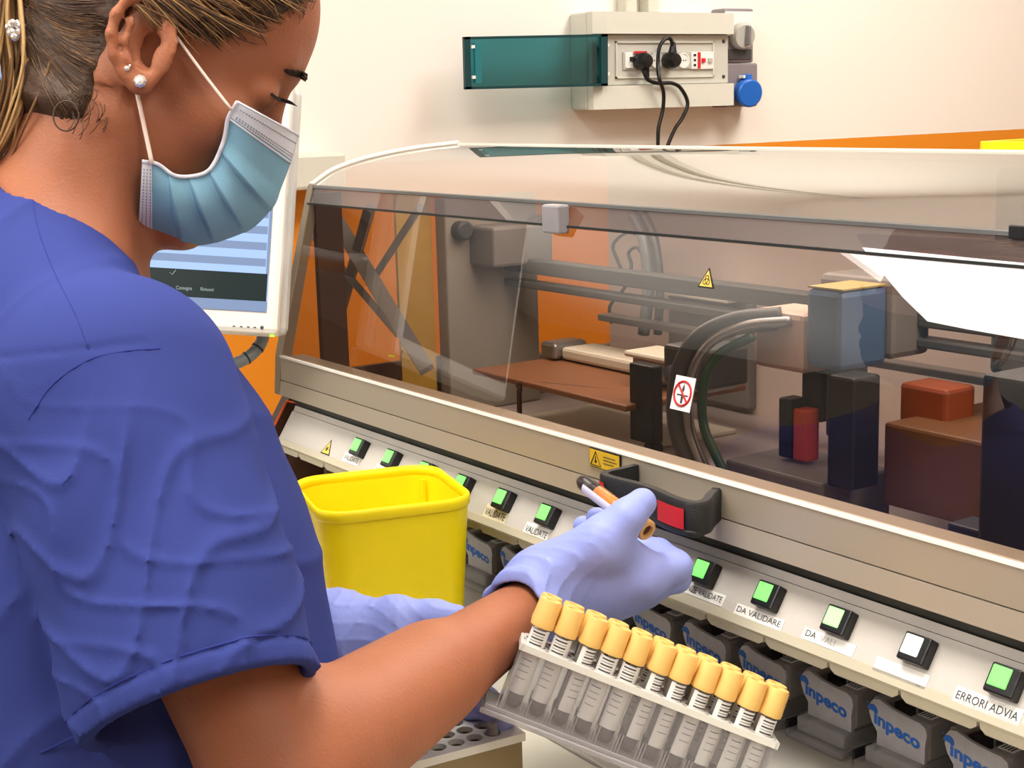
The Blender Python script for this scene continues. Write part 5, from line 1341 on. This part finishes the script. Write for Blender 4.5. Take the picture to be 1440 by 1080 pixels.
def mask_grid(v0, v1, nv, m, name, parent, off=0., u1=1.0, mirror=True):
    V = []; us = np.linspace(0, u1, NU)
    U_ = list(us)
    for i in range(nv+1):
        v = v0+(v1-v0)*i/nv
        row = [mask_pt(u, v, off) for u in U_]
        if mirror:
            row2 = [];
            for p in row[::-1][1:]:
                w = np.dot(p-C0, Wh); row2.append(p-2*w*Wh if w > 0 else p+np.array([0, 0, .0]))
            row = row+row2
        V += [c2w(p) for p in row]
    n = len(V)//(nv+1); Fc = [(i*n+k, i*n+k+1, (i+1)*n+k+1, (i+1)*n+k) for i in range(nv) for k in range(n-1)]
    return mesh(name, V, Fc, m, parent, smooth=True)
mk = mask_grid(0.0, 1.0, NV, 'mask_blue', 'face_mask', person)
mask_grid(0.0, .115, 8, 'mask_white', 'nose_band', mk, .0009)
mask_grid(.935, 1.0, 6, 'mask_white', 'chin_band', mk, .0009)
def curve_on(vf, name, m, r=.0008, off=.0012, u0=0, u1=1., n=24, parent=mk, dash=False):
    P = [c2w(mask_pt(u0+(u1-u0)*k/n, vf, off)) for k in range(n+1)]; t = MB()
    if dash:
        for k in range(0, n, 2): t.tube([P[k], P[k+1]], r, 4)
    else: t.tube(P, r, 6)
    return t.build(name, m, parent)
for vf in (.040, .092, .104, .945, .965, .985): curve_on(vf, 'stitching', 'mask_dot', .00033, .0012, 0.06, .95, 60, dash=True)
curve_on(.0, 'edge_fold', 'mask_white', .0008, .0006); curve_on(.128, 'edge_fold', 'mask_white', .0008, .0004); 
t = MB(); t.tube([c2w(mask_pt(.0, v, .0008)) for v in np.linspace(0, 1, 60)], .0014, 8); t.build('ear_side_binding', 'mask_white', mk, smooth=True)
def strap(a, b, za, zb, sag, name='ear_loop'):
    P = [c2w(cs(a[0]+(b[0]-a[0])*t, a[1]+(b[1]-a[1])*t+sag*math.sin(math.pi*t), za+(zb-za)*t)) for t in np.linspace(0, 1, 12)]
    MB().tube(P, .0015, 8, flat=.7).build(name, 'strap', mk, smooth=True)
strap((326, 155), (233, 30), .9415, .936, 2); strap((214, 231), (191, 122), .9415, .940, 0)

# ------------------------------------------------------------------ lower body: trousers and shoes (below the frame)
hipw = c2w(cs(170, 1090, 1.03)); hipw = hipw+np.array([-.03, -.03, 0]); fw = unit([eX[0]*0+RW[0, 0], RW[1, 0], 0]); sd_ = unit([RW[0, 2], RW[1, 2], 0])
def w2c(p): return (np.asarray(p)-CAM) @ RW
def trousers(P):
    h0 = w2c([hipw[0], hipw[1], .98]); h1 = w2c([hipw[0], hipw[1], .86]); d = cap(P, h0, h1, .145, .15)
    for s in (-1, 1):
        b = np.array([hipw[0], hipw[1], .80])+sd_*s*.085; k = b+fw*.02; k[2] = .46; a = b-fw*.01; a[2] = .09
        d = smin(d, cap(P, w2c(b), w2c(k), .095, .068), .04); d = smin(d, cap(P, w2c(k), w2c(a), .066, .060), .03)
    return d-.003*wob(P, 40)
cc_ = w2c([hipw[0], hipw[1], .55])
nets(trousers, cc_-np.array([.32, .62, .40]), cc_+np.array([.32, .62, .40]), .007, 'trousers', 'scrubs', person)
def shirt_low(P):
    return P[:, 0]
for s in (-1, 1):
    f0 = np.array([hipw[0], hipw[1], 0])+sd_*s*.085-fw*.03
    def shoe(P, f0=f0):
        d = cap(P, w2c(f0+np.array([0, 0, .045])), w2c(f0+fw*.15+np.array([0, 0, .035])), .042, .036)
        d = smin(d, cap(P, w2c(f0+np.array([0, 0, .05])), w2c(f0+np.array([0, 0, .10])), .036, .038), .02)
        z = CAM[2]+P@RW[2].astype(np.float32); return smax(d, (.001-z).astype(np.float32), .002)
    cq = w2c(f0+fw*.07+np.array([0, 0, .05])); nets(shoe, cq-.17, cq+.17, .004, 'shoe', 'monitor_white', person)
